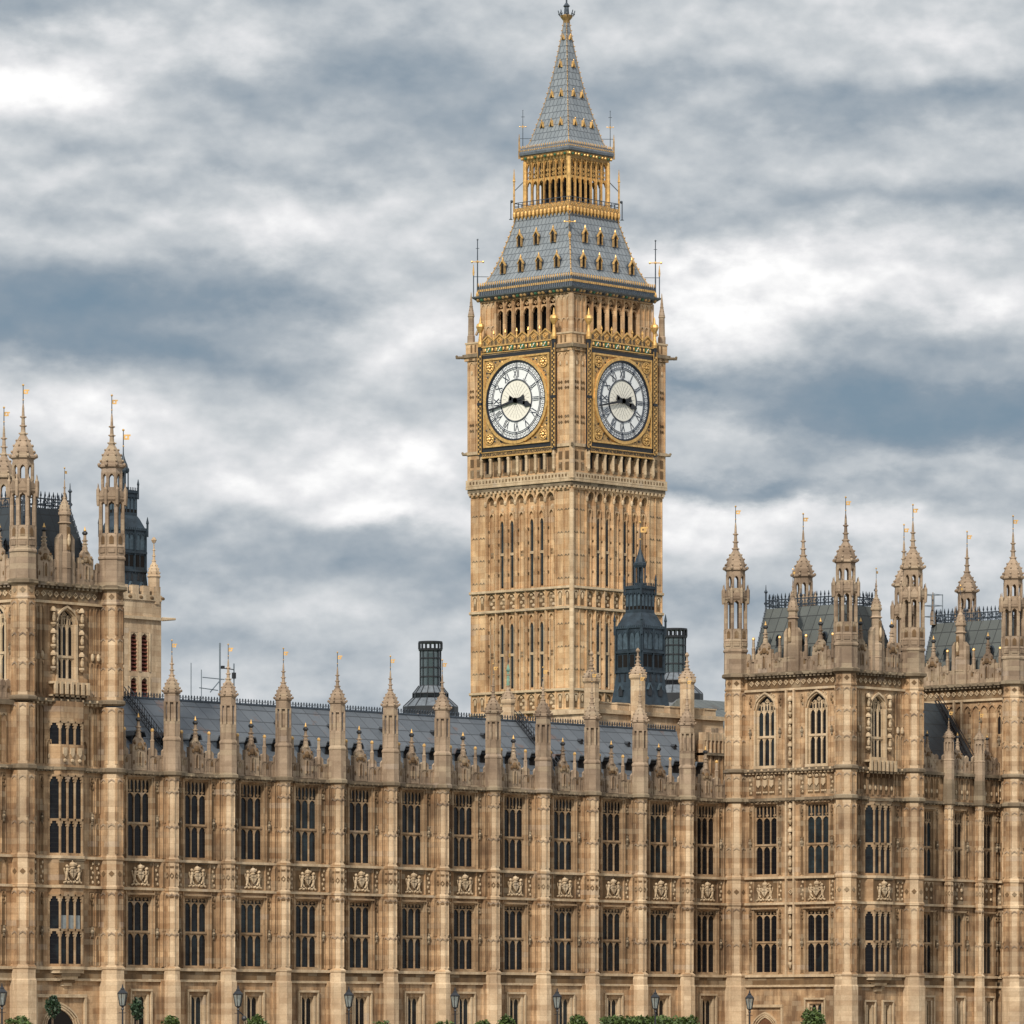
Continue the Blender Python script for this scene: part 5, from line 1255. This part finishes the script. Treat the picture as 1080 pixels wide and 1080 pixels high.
P2 = [(2.55, 80.35), (2.25, 81.0), (1.98, 82.0), (1.55, 83.6), (1.25, 84.9), (.95, 86.34), (.68, 87.9), (.45, 89.42), (.3, 90.5), (.17, 91.6)]
q = MB(); q.mat('spire'); sqprof(q, P2); sp = q.build('spire', ct, TB)
q = MB(); q.mat('golddull'); sqprof(q, [(2.65, 79.0), (2.72, 79.2), (2.95, 79.55), (2.7, 79.6)]); q.mat('ironlight'); sqprof(q, [(2.8, 79.5), (3.02, 79.65), (3.05, 79.85), (2.85, 80.3), (2.5, 80.4)])
for (o, S) in FR:
    q.frame(o, S)
    for i in range(15): a = -2.75 + i * 5.5 / 14; q.mat('green' if i % 3 == 1 else 'gold'); q.blob(a, 2.86, 79.36, .13, .12, .13, 6)
    for i in range(24): a = -2.85 + i * 5.7 / 23; q.mat('gold'); q.blob(a, 2.92, 80.38, .045, .05, .13, 5); q.box(a - .05, a + .05, 2.97, 3.02, 80.0, 80.12)
q.build('spire_cornice', sp, TB)
for (sx, sy) in ((-1, -1), (-1, 1), (1, -1), (1, 1)):
    q = MB(); q.mat('golddull')
    for i in range(24):
        z = 80.6 + i * .465; h = interp(P2, min(z, 91.5)); q.ball(AX + sx * (h + .06), -(AY + sy * (h + .06)), z, .06, 5)
        h2 = interp(P2, min(91.5, z + .46)); q.bar((AX + sx * h, -(AY + sy * h), z), (AX + sx * h2, -(AY + sy * h2), z + .46), .035, 4)
    q.build('hip_crocket', sp, TB)
for (o, S) in FR[:2]:
    for (z, n, pit) in ((82.1, 3, 1.12), (84.8, 2, 1.12), (87.5, 1, 0), (90.0, 1, 0)):
        for i in range(n):
            a = (i - (n - 1) / 2) * pit; hw = interp(P2, z); k = 1 if z < 89 else .7
            d = MB().frame(o, S); d.mat('void'); d.poly([(a - .13 * k, z), (a + .13 * k, z), (a, z + .42 * k)], hw - .3, hw + .1); d.mat('gold')
            d.poly([(a - .22 * k, z - .03), (a, z + .55 * k), (a + .22 * k, z - .03), (a + .13 * k, z - .03), (a, z + .4 * k), (a - .13 * k, z - .03)], hw - .3, hw + .16); d.ball(a, hw + .1, z + .62 * k, .06, 5)
            d.build('lucarne', sp, TB)
for (sx, sy) in ((-1, 1), (1, -1)):
    finial(AX + sx * 2.75, AY + sy * 2.75, 79.9, 83.7, .55).build('finial', sp, TB)
    f = MB(); f.mat('golddull'); x, y = AX + sx * 2.98, AY + sy * 2.98; f.lathe(x, -y, [(.09, 79.4), (.07, 81.0), (.02, 81.6)], 6); f.mat('iron'); f.bar((x, -y, 81.2), (AX + sx * 2.2, -(AY + sy * 2.2), 81.2), .03, 4); f.build('finial', sp, TB)
q = MB(); q.mat('golddull'); q.lathe(AX, -AY, [(.16, 91.4), (.3, 91.7), (.55, 92.0), (.62, 92.15), (.3, 92.25)], 8)
for k in range(8): t = k * PI / 4; q.mat('iron'); q.ball(AX + .66 * math.cos(t), -AY + .66 * math.sin(t), 92.3, .1, 5); q.bar((AX + .62 * math.cos(t), -AY + .62 * math.sin(t), 92.1), (AX + .75 * math.cos(t), -AY + .75 * math.sin(t), 92.6), .04, 4)
q.mat('iron'); q.lathe(AX, -AY, [(.26, 92.2), (.2, 92.9), (.32, 93.0), (.08, 93.3), (.05, 96)], 8); q.mat('gold'); q.ball(AX, -AY, 94.6, .35, 8)
q.build('finial', sp, TB)

# ------------------------------------------------------------------ dark ventilation turrets
def vent_tower(name, label, x, y, zb, H=14.1, grp='dark iron ventilation turrets'):
    T = thing(name, label, 'turret', (x, y, zb), grp); k = H / 14.1
    def sq(q, prof, rot=PI / 4): q.lathe(0, 0, [(r * 1.41421, z * k) for r, z in prof], 4, rot)
    q = MB(); q.mat('ventm'); sq(q, [(1.62, 0), (1.42, 1.6), (1.32, 3.0), (1.32, 6.9), (1.40, 6.95), (1.40, 7.2), (1.25, 7.25), (.95, 8.1), (.80, 8.4), (.80, 10.5), (.88, 10.55), (.88, 10.8), (.5, 10.9)]); 
    for S in (E_, S_):
        q.frame((0, 0), S)
        for c in (-.62, .62):
            q.mat('ventl'); [q.box(c + dx - .22, c + dx + .22, 1.3, 1.345, 5.1 * k, 6.6 * k) for dx in (-.27, .27)]
            q.mat('void'); [q.box(c + dx - .20, c + dx + .20, 1.3, 1.34, 3.5 * k, 4.6 * k) for dx in (-.27, .27)]
            q.mat('ventm'); [q.head(c + dx - .24, c + dx + .24, 6.2 * k, 6.65 * k, 1.3, 1.39) for dx in (-.27, .27)]
            q.mat('black'); [q.poly([(c + dx - .12, 2.2 * k), (c + dx + .12, 2.2 * k), (c + dx, 2.9 * k)], 1.2, 1.42) for dx in (-.27, .27)]
            q.poly([(c - .2, .9 * k), (c + .2, .9 * k), (c + .2, 1.5 * k), (c, 1.95 * k), (c - .2, 1.5 * k)], 1.2, 1.6)
            q.mat('ventl'); q.poly([(c - .27, 1.45 * k), (c, 2.05 * k), (c + .27, 1.45 * k), (c + .2, 1.42 * k), (c, 1.9 * k), (c - .2, 1.42 * k)], 1.2, 1.64)
        for c in (-1.3, -.62 - .62 + 1.24 - .0, 1.24): q.mat('ventm'); q.box(c - .05 if c < 1 else 1.22, c + .05 if c < 1 else 1.32, 1.3, 1.42, 2.9 * k, 6.95 * k)
        q.mat('ventm'); q.box(-1.35, 1.35, 1.3, 1.43, 4.75 * k, 4.95 * k); q.box(-1.35, 1.35, 1.3, 1.43, 3.0 * k, 3.2 * k)
        for i in range(4):
            a = -.6 + i * .4; q.mat('void'); q.box(a - .13, a + .13, .78, .81, 8.7 * k, 10.0 * k); q.mat('ventl'); q.box(a - .11, a + .11, .8, .825, 9.0 * k, 10.0 * k); q.mat('ventm'); q.head(a - .15, a + .15, 9.9 * k, 10.2 * k, .78, .86)
        for i in range(9): a = -.8 + i * .2; q.box(a - .03, a + .03, .82, .86, 10.8 * k, 11.1 * k)
        for i in range(12): a = -1.2 + i * .22; q.mat('ventl'); q.box(a - .02, a + .02, 1.36, 1.42, 7.0 * k, 7.2 * k)
    q.frame((0, 0), E_); q.mat('ventm')
    for (sx, sy) in ((-1, -1), (-1, 1), (1, -1), (1, 1)):
        q.lathe(sx * 1.4, sy * 1.4, [(.09, 6.4 * k), (.09, 7.6 * k), (.13, 7.7 * k), (.02, 8.3 * k)], 6); q.lathe(sx * .86, sy * .86, [(.08, 10 * k), (.08, 11.3 * k), (.11, 11.4 * k), (.02, 11.9 * k)], 6)
    q.build('casing', T)
    l = MB(); l.mat('ventm')
    for i in range(8):
        t = PI / 8 + i * PI / 4; l.lathe(.42 * math.cos(t), .42 * math.sin(t), [(.055, 10.8 * k), (.055, 12.8 * k)], 5)
    l.lathe(0, 0, [(.5, 10.85 * k), (.5, 11.1 * k)], 8); l.lathe(0, 0, [(.46, 12.5 * k), (.52, 12.7 * k), (.52, 12.9 * k), (.42, 13.0 * k), (.36, 13.3 * k), (.2, 13.7 * k), (.07, 14.2 * k), (.04, 14.6 * k)], 8); l.lathe(0, 0, [(.12, 10.9 * k), (.12, 12.7 * k)], 6)
    l.build('lantern', T)
    v = MB(); vane(v, 14.4 * k, 16.6 * k, .05, .48); v.build('weather_vane', T)
    return T
vent_tower('ventilation_turret', 'dark blue ironclad ventilation turret with gilt vane standing in front of the clock tower', 79.3, 30.0, 27.0, 12.14)
vt = vent_tower('ventilation_turret', 'dark ironclad ventilation turret on the louvred stone tower, half hidden by the tall left tower', 16.6, 21.95, 30.95, 12.14); vt.scale = (.83, .83, .83)

# ------------------------------------------------------------------ louvred stone tower behind the left tower
bf = thing('louvre_tower', 'plain pale stone tower with red louvred windows behind the tall left tower', 'tower', (13.5, 20.0, 0)); B = (13.5, 20, 0)
q = MB(); q.frame((13.5, 20.0), E_); q.mat('pale'); L = 4.8
ops = [(L - 2.9 + dx, L - 2.15 + dx, z0, z1) for dx in (0, 1.0) for (z0, z1) in ((23.0, 25.9), (26.25, 28.9))]
q.wallp(0, L, 0, 31.1, -1, 0, ops); q.box(0, .6, -5, -1, 0, 31.1); q.box(L - .6, L, -5, -1.0, 0, 31.1); q.box(0, L, -5.4, -5, 0, 31.1)
q.mat('carve'); q.box(-.15, L + .15, -5.4, .16, 30.1 - .3, 30.1 - .1); q.box(0, L, -.3, .08, 31.1, 31.5)
for i in range(5):
    a = .3 + i * 1.02; q.mat('pale'); q.box(a - .3, a + .3, -.3, .06, 31.5, 32.1); q.mat('brown'); q.blob(a + .5, .08, 31.3, .2, .06, .12, 6)
q.mat('pale'); q.box(L - .3, L, -5.4, -.31, 31.1, 31.9)
q.mat('carve'); q.bar((L, .1, 29.9), (L + 1.0, .35, 29.95), .14, 6, .08)
for (a0, a1, z0, z1) in ops: q.mat('carve'); q.head(a0, a1, z1 - .6, z1, -.3, -.02); q.box(a0 - .12, a0, -.05, .05, z0, z1); q.box(a1, a1 + .12, -.05, .05, z0, z1)
q.build('wall', bf, B)
for (a0, a1, z0, z1) in ops:
    l = MB(); l.frame((13.5, 20.0), E_); l.mat('void'); l.box(a0, a1, -.62, -.55, z0, z1); l.mat('red')
    n = int((z1 - z0) / .26)
    for i in range(n): z = z0 + i * .26; l.add([(a0, -.15, z), (a1, -.15, z), (a1, -.5, z + .22), (a0, -.5, z + .22), (a0, -.15, z + .05), (a1, -.15, z + .05), (a1, -.5, z + .27), (a0, -.5, z + .27)], [(0, 1, 2, 3), (4, 5, 6, 7), (0, 1, 5, 4), (1, 2, 6, 5), (2, 3, 7, 6), (3, 0, 4, 7)])
    l.build('louvre', bf, B)
p = MB(); p.mat('pale'); p.lathe(0, 0, [(.42, 30.9), (.42, 32.7), (.5, 32.8), (.4, 32.95)], 8); crocketed(p, 32.9, 35.2, .42, 6); p.lathe(0, 0, [(.1, 35.1), (.2, 35.3), (.05, 35.5)], 6)
p.build('pinnacle', bf).location = (L - .4, .3, 0)

# ------------------------------------------------------------------ buildings behind the slate roof
rb = thing('rear_range', 'plain stone range with weathered parapet and grey sheet roof behind the slate roof', 'building', (54, 14, 0)); B = (54, 14, 0)
q = MB(); q.mat('pale'); q.frame((0, 14), E_)
q.box(56.2, 70.4, -6, 0, 0, 24.9); q.mat('carve'); q.box(56.0, 70.4, -6, .2, 24.9, 25.2)
for i in range(7): a = 56.4 + i * 1.95; q.mat('pale'); q.box(a, a + 1.3, -.5, .12, 25.2, 25.65); q.mat('carve'); q.box(a - .05, a + 1.35, -.55, .18, 25.65, 25.75)
q.mat('wall'); q.box(66.9, 76, .4, 1.2, 0, 23.3); q.mat('umber'); q.box(66.9, 76, .3, 1.4, 22.2, 22.4); q.mat('pale'); q.box(66.9, 76, .6, 1.3, 23.3, 23.9)
for i in range(20): a = 67 + i * .45; q.mat('pale'); q.box(a, a + .09, 1.2, 1.34, 22.4, 23.8); q.mat('roofstone'); (q.box(a + .05, a + .42, .7, 1.3, 23.9, 24.25) if i % 3 else None); q.mat('wall'); q.box(a, a + .08, 1.15, 1.28, 18, 22.2)
q.build('wall', rb, B)
q = MB(); q.mat('mansard'); q.frame((0, 14), E_); q.add([(69.5, 0.3, 24.0), (80, 0.3, 24.0), (80, -3.6, 26.7), (69.5, -3.6, 26.7), (80, -7.5, 24.0), (69.5, -7.5, 24.0)], [(0, 1, 2, 3), (3, 2, 4, 5), (0, 3, 5), (1, 4, 2), (0, 1, 4, 5)]); q.build('roof', rb, B)
def stack():
    q = MB(); q.mat('pale'); q.lathe(0, 0, [(.56, 0), (.56, 26.9), (.68, 27.05), (.7, 27.25), (.6, 27.3)], 8); q.mat('roofstone'); crocketed(q, 27.28, 29.0, .62, 6)
    q.lathe(0, 0, [(.08, 28.9), (.17, 29.05), (.05, 29.25)], 6); return q
shared('stack', stack())
for (x, y, z, lb) in ((55.1, 13.5, .05, 'blank stone chimney turret behind the slate roof, overlapping the right foot of the clock tower'), (60.2, 13.5, .55, 'blank stone chimney turret in front of the dark iron ventilation turret'),
                      (65.7, 13.5, .5, 'blank stone chimney turret right of the dark iron ventilation turret'), (46.2, 13.5, -.9, 'small turret with green copper tip, behind the slate ridge and before the clock tower')):
    o = link('chimney_turret', ME['stack'], None, (x, y, z)); tag(o, lb, 'turret', 'chimney turrets behind the slate roof')
    if 'green' in lb:
        o.scale = (.8, .8, 1); o.location.z = -1.9
        v = MB(); v.mat('copper'); v.lathe(0, 0, [(.16, 28.3), (.12, 29.3), (.2, 29.35), (.05, 29.8)], 8); v.mat('gold'); v.box(.0, .3, -.02, .02, 30.3, 30.6); v.mat('iron'); v.lathe(0, 0, [(.03, 29.6), (.02, 30.8)], 5); v.build('weather_vane', o)

# ------------------------------------------------------------------ glazed chimneys across the street
def glass_chimney(label, x, y, zt, hh=7.4):
    T = thing('glass_chimney', label, 'chimney', (x, y, zt - hh), 'glazed steel chimneys'); r = 1.08
    q = MB(); q.mat('black')
    for i in range(5): z = hh - 4.5 + i * .93; q.lathe(0, 0, [(r + .03, z - .06), (r + .03, z + .06)], 16)
    for k in range(12): t = k * PI / 6; q.bar((r * math.cos(t), r * math.sin(t), hh - 4.6), (r * math.cos(t), r * math.sin(t), hh - .8), .05, 4)
    q.lathe(0, 0, [(r + .12, hh - .95), (r + .14, hh - .75)], 16); q.lathe(0, 0, [(r + .14, hh - .18), (r + .14, hh)], 16)
    for k in range(16): t = k * PI / 8; q.bar(((r + .08) * math.cos(t), (r + .08) * math.sin(t), hh - .8), ((r + .08) * math.cos(t), (r + .08) * math.sin(t), hh - .1), .08, 4)
    q.mat('iron'); q.lathe(0, 0, [(.45, 0), (.45, hh - 1.2)], 10)
    q.build('frame', T)
    g_ = MB(); g_.mat('chimglass'); g_.lathe(0, 0, [(r - .03, hh - 4.6), (r - .03, hh - .8)], 16); g_.build('glazing', T)
    s = MB(); s.mat('ironlight'); s.lathe(0, 0, [(r + .1, hh - 4.5), (1.77, hh - 5.25)], 16); s.lathe(0, 0, [(1.85, hh - 5.75), (2.8, hh - 6.6), (2.8, hh - 6.9)], 16); s.mat('black'); s.lathe(0, 0, [(1.80, hh - 5.22), (1.84, hh - 5.3)], 16); s.lathe(0, 0, [(2.84, hh - 6.62), (2.86, hh - 7.6)], 16)
    for k in range(16): t = k * PI / 8 + PI / 16; s.bar((1.2 * math.cos(t), 1.2 * math.sin(t), hh - 4.47), (1.78 * math.cos(t), 1.78 * math.sin(t), hh - 5.22), .05, 4); s.bar((1.85 * math.cos(t), 1.85 * math.sin(t), hh - 5.7), (2.8 * math.cos(t), 2.8 * math.sin(t), hh - 6.57), .05, 4); s.bar((1.82 * math.cos(t), 1.82 * math.sin(t), hh - 5.8), (1.8 * math.cos(t), 1.8 * math.sin(t), hh - 5.2), .05, 4)
    s.mat('glass'); s.lathe(0, 0, [(1.76, hh - 5.78), (1.76, hh - 5.25)], 16)
    s.build('skirt', T)
    c = MB(); c.mat('slate'); c.lathe(0, 0, [(2.7, hh - 7.0), (4.5, hh - 12), (4.5, -zt + hh)], 12); c.build('roof_base', T)
glass_chimney('glazed steel chimney standing alone in the sky left of the clock tower', 162.45, 130.8, 41.2)
glass_chimney('glazed steel chimney just right of the dark iron ventilation turret', 179.1, 112.6, 42.5)

# aerials and scaffold tubes behind the ridge
q = MB(); q.mat('steel')
def pz(px, Y):  # helper table already resolved to world X at Y = 9
    return px
for (x, z1, r_) in ((10.44, 26.05, .03), (11.39, 25.65, .03), (13.1, 27.5, .06), (14.4, 26.2, .05)): q.lathe(x, -9.0, [(r_, 20.0), (r_, z1)], 6)
q.bar((11.5, -9, 25.15), (13.5, -9, 25.1), .04, 4); q.bar((11.2, -9, 24.45), (12.9, -9, 24.35), .04, 4); q.bar((12.2, -9, 24.2), (13.2, -9, 25.1), .04, 4)
q.mat('black'); q.bar((13.1, -9, 25.85), (14.4, -9, 25.8), .04, 4); q.box(13.25, 13.45, -9.1, -8.9, 25.8, 26.0); q.box(14.3, 14.5, -9.1, -8.9, 25.2, 25.6)
tag(q.build('aerial_mast'), 'bare steel aerial masts and scaffold tubes behind the left end of the slate roof', 'aerial')
q = MB(); q.mat('steel'); x0, y0 = 76.5, -1.2
sc = thing('scaffold_cage', 'small square scaffold cage around a pinnacle between the two right-hand towers', 'scaffold', (76.1, -1.3, 31.9))
q.frame((0, 0), E_)
for (x, y) in ((-.5, -.5), (.5, -.5), (.5, .5), (-.5, .5)): q.lathe(x, y, [(.04, -.3), (.04, 1.95)], 5)
for z in (.3, 1.1, 1.9):
    for (a, b) in (((-.5, -.5), (.5, -.5)), ((.5, -.5), (.5, .5)), ((.5, .5), (-.5, .5)), ((-.5, .5), (-.5, -.5))): q.bar((a[0], a[1], z), (b[0], b[1], z), .035, 4)
q.mat('roofstone'); q.lathe(0, 0, [(.22, -.3), (.2, .5), (.08, 1.0), (.03, 2.1)], 8)
q.build('frame', sc)

# ------------------------------------------------------------------ terrace: lamps, shrubs, trees
def lamp_parts():
    p = MB(); p.mat('black'); p.lathe(0, 0, [(.16, 0), (.16, .35), (.1, .45), (.1, 1.1), (.07, 1.2), (.05, 3.0), (.10, 3.05), (.06, 3.15), (.12, 3.24)], 8)
    p.bar((-.28, 0, 2.85), (.28, 0, 2.85), .025, 4)
    l = MB(); l.mat('black'); l.lathe(0, 0, [(.14, 3.22), (.16, 3.28)], 6); l.lathe(0, 0, [(.30, 3.95), (.31, 4.0), (.12, 4.2), (.13, 4.24), (.06, 4.3), (.02, 4.5)], 6)
    for k in range(6): t = PI / 6 + k * PI / 3; l.bar((.16 * math.cos(t), .16 * math.sin(t), 3.26), (.29 * math.cos(t), .29 * math.sin(t), 3.97), .022, 4)
    g_ = MB(); g_.mat('clearglass'); g_.lathe(0, 0, [(.14, 3.28), (.27, 3.95)], 6)
    g_.mat('whitepaint'); g_.lathe(0, 0, [(.05, 3.3), (.07, 3.6), (.03, 3.7)], 6)
    return p, l, g_
p_, l_, g_ = lamp_parts(); shared('lp', p_); shared('ll', l_); shared('lg', g_)
LL = ['black terrace lamp post at the left edge of the photo', 'black terrace lamp post just right of the arched doorway', 'black terrace lamp post with a small camera box on its pole',
      'black terrace lamp post, fourth from the left, in front of the long range', 'black terrace lamp post, fifth from the left, in front of the long range', 'black terrace lamp post below the clock tower, sixth from the left',
      'black terrace lamp post rising from the long low hedge', 'black terrace lamp post at the foot of the right corner tower, beside its brown door']
for i, lb in enumerate(LL):
    x = -32.65 + 9.38 * i
    T = thing('lamp_post', lb, 'lamp post', (x, -20, 0), 'lamp posts along the terrace'); link('post', ME['lp'], T); o = link('lantern', ME['ll'], T); link('glass', ME['lg'], o)
    if i == 2: b = MB(); b.mat('black'); b.bar((0, 0, 3.0), (.42, 0, 2.75), .04, 4); b.ball(.5, 0, 2.55, .17, 8); b.build('camera_box', T)
def foliage(q, cx, cd, cz, rx, rz, n, seed, size=.13, mats=('leaf',)):
    rn = random.Random(seed); cl = [(rn.gauss(0, .5), rn.gauss(0, .5), rn.gauss(0, .5)) for _ in range(14)]
    for i in range(n):
        if rn.random() < .6: c = rn.choice(cl); v = Vector((c[0] + rn.gauss(0, .22), c[1] + rn.gauss(0, .22), c[2] + rn.gauss(0, .22)))
        else:
            v = Vector((rn.gauss(0, 1), rn.gauss(0, 1), rn.gauss(0, 1))).normalized() * rn.uniform(.5, 1)
        if v.length > 1.12: v = v.normalized() * rn.uniform(.8, 1.1)
        p = Vector((cx + v.x * rx, cd + v.y * rx, cz + v.z * rz)); a = Vector((rn.gauss(0, 1), rn.gauss(0, 1), rn.gauss(0, 1))).normalized(); b = a.cross(Vector((rn.gauss(0, 1), rn.gauss(0, 1), rn.gauss(0, 1)))).normalized()
        s = size * rn.uniform(.6, 1.3); q.mat(rn.choice(mats)); q.add([tuple(p + a * s), tuple(p + b * s * .6), tuple(p - a * s), tuple(p - b * s * .6)], [(0, 1, 2, 3)])
def plant(name, label, cat, x, y, top, rx, hh, seed, mat, grp, n=1500, trunk=False):
    T = thing(name, label, cat, (x, y, 0), grp)
    q = MB(); foliage(q, 0, 0, top - hh / 2, rx, hh / 2, n, seed, .12, (mat,)); q.build('crown', T)
    q = MB(); q.mat('bark'); q.lathe(0, 0, [(.09, 0), (.06, top - hh * .5)], 6)
    for k in range(5): t = k * 1.26; q.bar((0, 0, top - hh * .75), (rx * .5 * math.cos(t), rx * .5 * math.sin(t), top - hh * .4), .03, 4)
    q.build('trunk', T)
plant('small_tree', 'small dark tree in front of the arched doorway', 'tree', -23.2, -14, 3.85, .42, 1.3, 1, 'leafdark', 'small dark terrace trees', 420)
plant('small_tree', 'small dark tree in front of the first ground window right of the arched doorway', 'tree', -16.4, -14, 3.85, .42, 1.3, 2, 'leafdark', 'small dark terrace trees', 420)
for i, (x, top, rx, lb) in enumerate(((-25.9, 2.85, 1.1, 'low green bush left of the arched doorway'), (-13.6, 2.85, .8, 'rounded green bush between the second dark tree and the lamp with a camera box'), (-6.4, 2.95, .9, 'green bush just right of the lamp with a camera box'),
                                      (4.6, 2.7, .8, 'green bush beside the fourth lamp post'), (10.4, 2.65, .8, 'small green bush left of the fifth lamp post'), (13.8, 2.7, .7, 'flat green bush right of the fifth lamp post'), (16.0, 3.0, .7, 'bright rounded bush, rightmost of the three beyond the fifth lamp post'), (22.9, 3.1, .7, 'trimmed green bush between the sixth lamp post and the hedge'))):
    plant('bush', lb, 'bush', x, -14, top - .18, rx * .8, 1.2, 20 + i, 'leaf', 'green bushes on the terrace', 620)
plant('bush', 'tall loose bush against the window of the right corner tower', 'bush', 46.8, -14, 3.4, .8, 2.3, 40, 'leaf', 'green bushes on the terrace', 1300)
T = thing('hedge', 'long clipped green hedge at the right end of the terrace', 'hedge', (30, -14, 0)); q = MB()
for i in range(7): foliage(q, -3.9 + i * 1.3, 0, 2.1, .85, .72, 900, 60 + i, .12, ('leaf',))
q.build('crown', T); q = MB(); q.mat('bark')
for i in range(12): q.lathe(-4.2 + i * .8, 0, [(.05, 0), (.03, 2.3)], 5)
q.build('trunk', T)
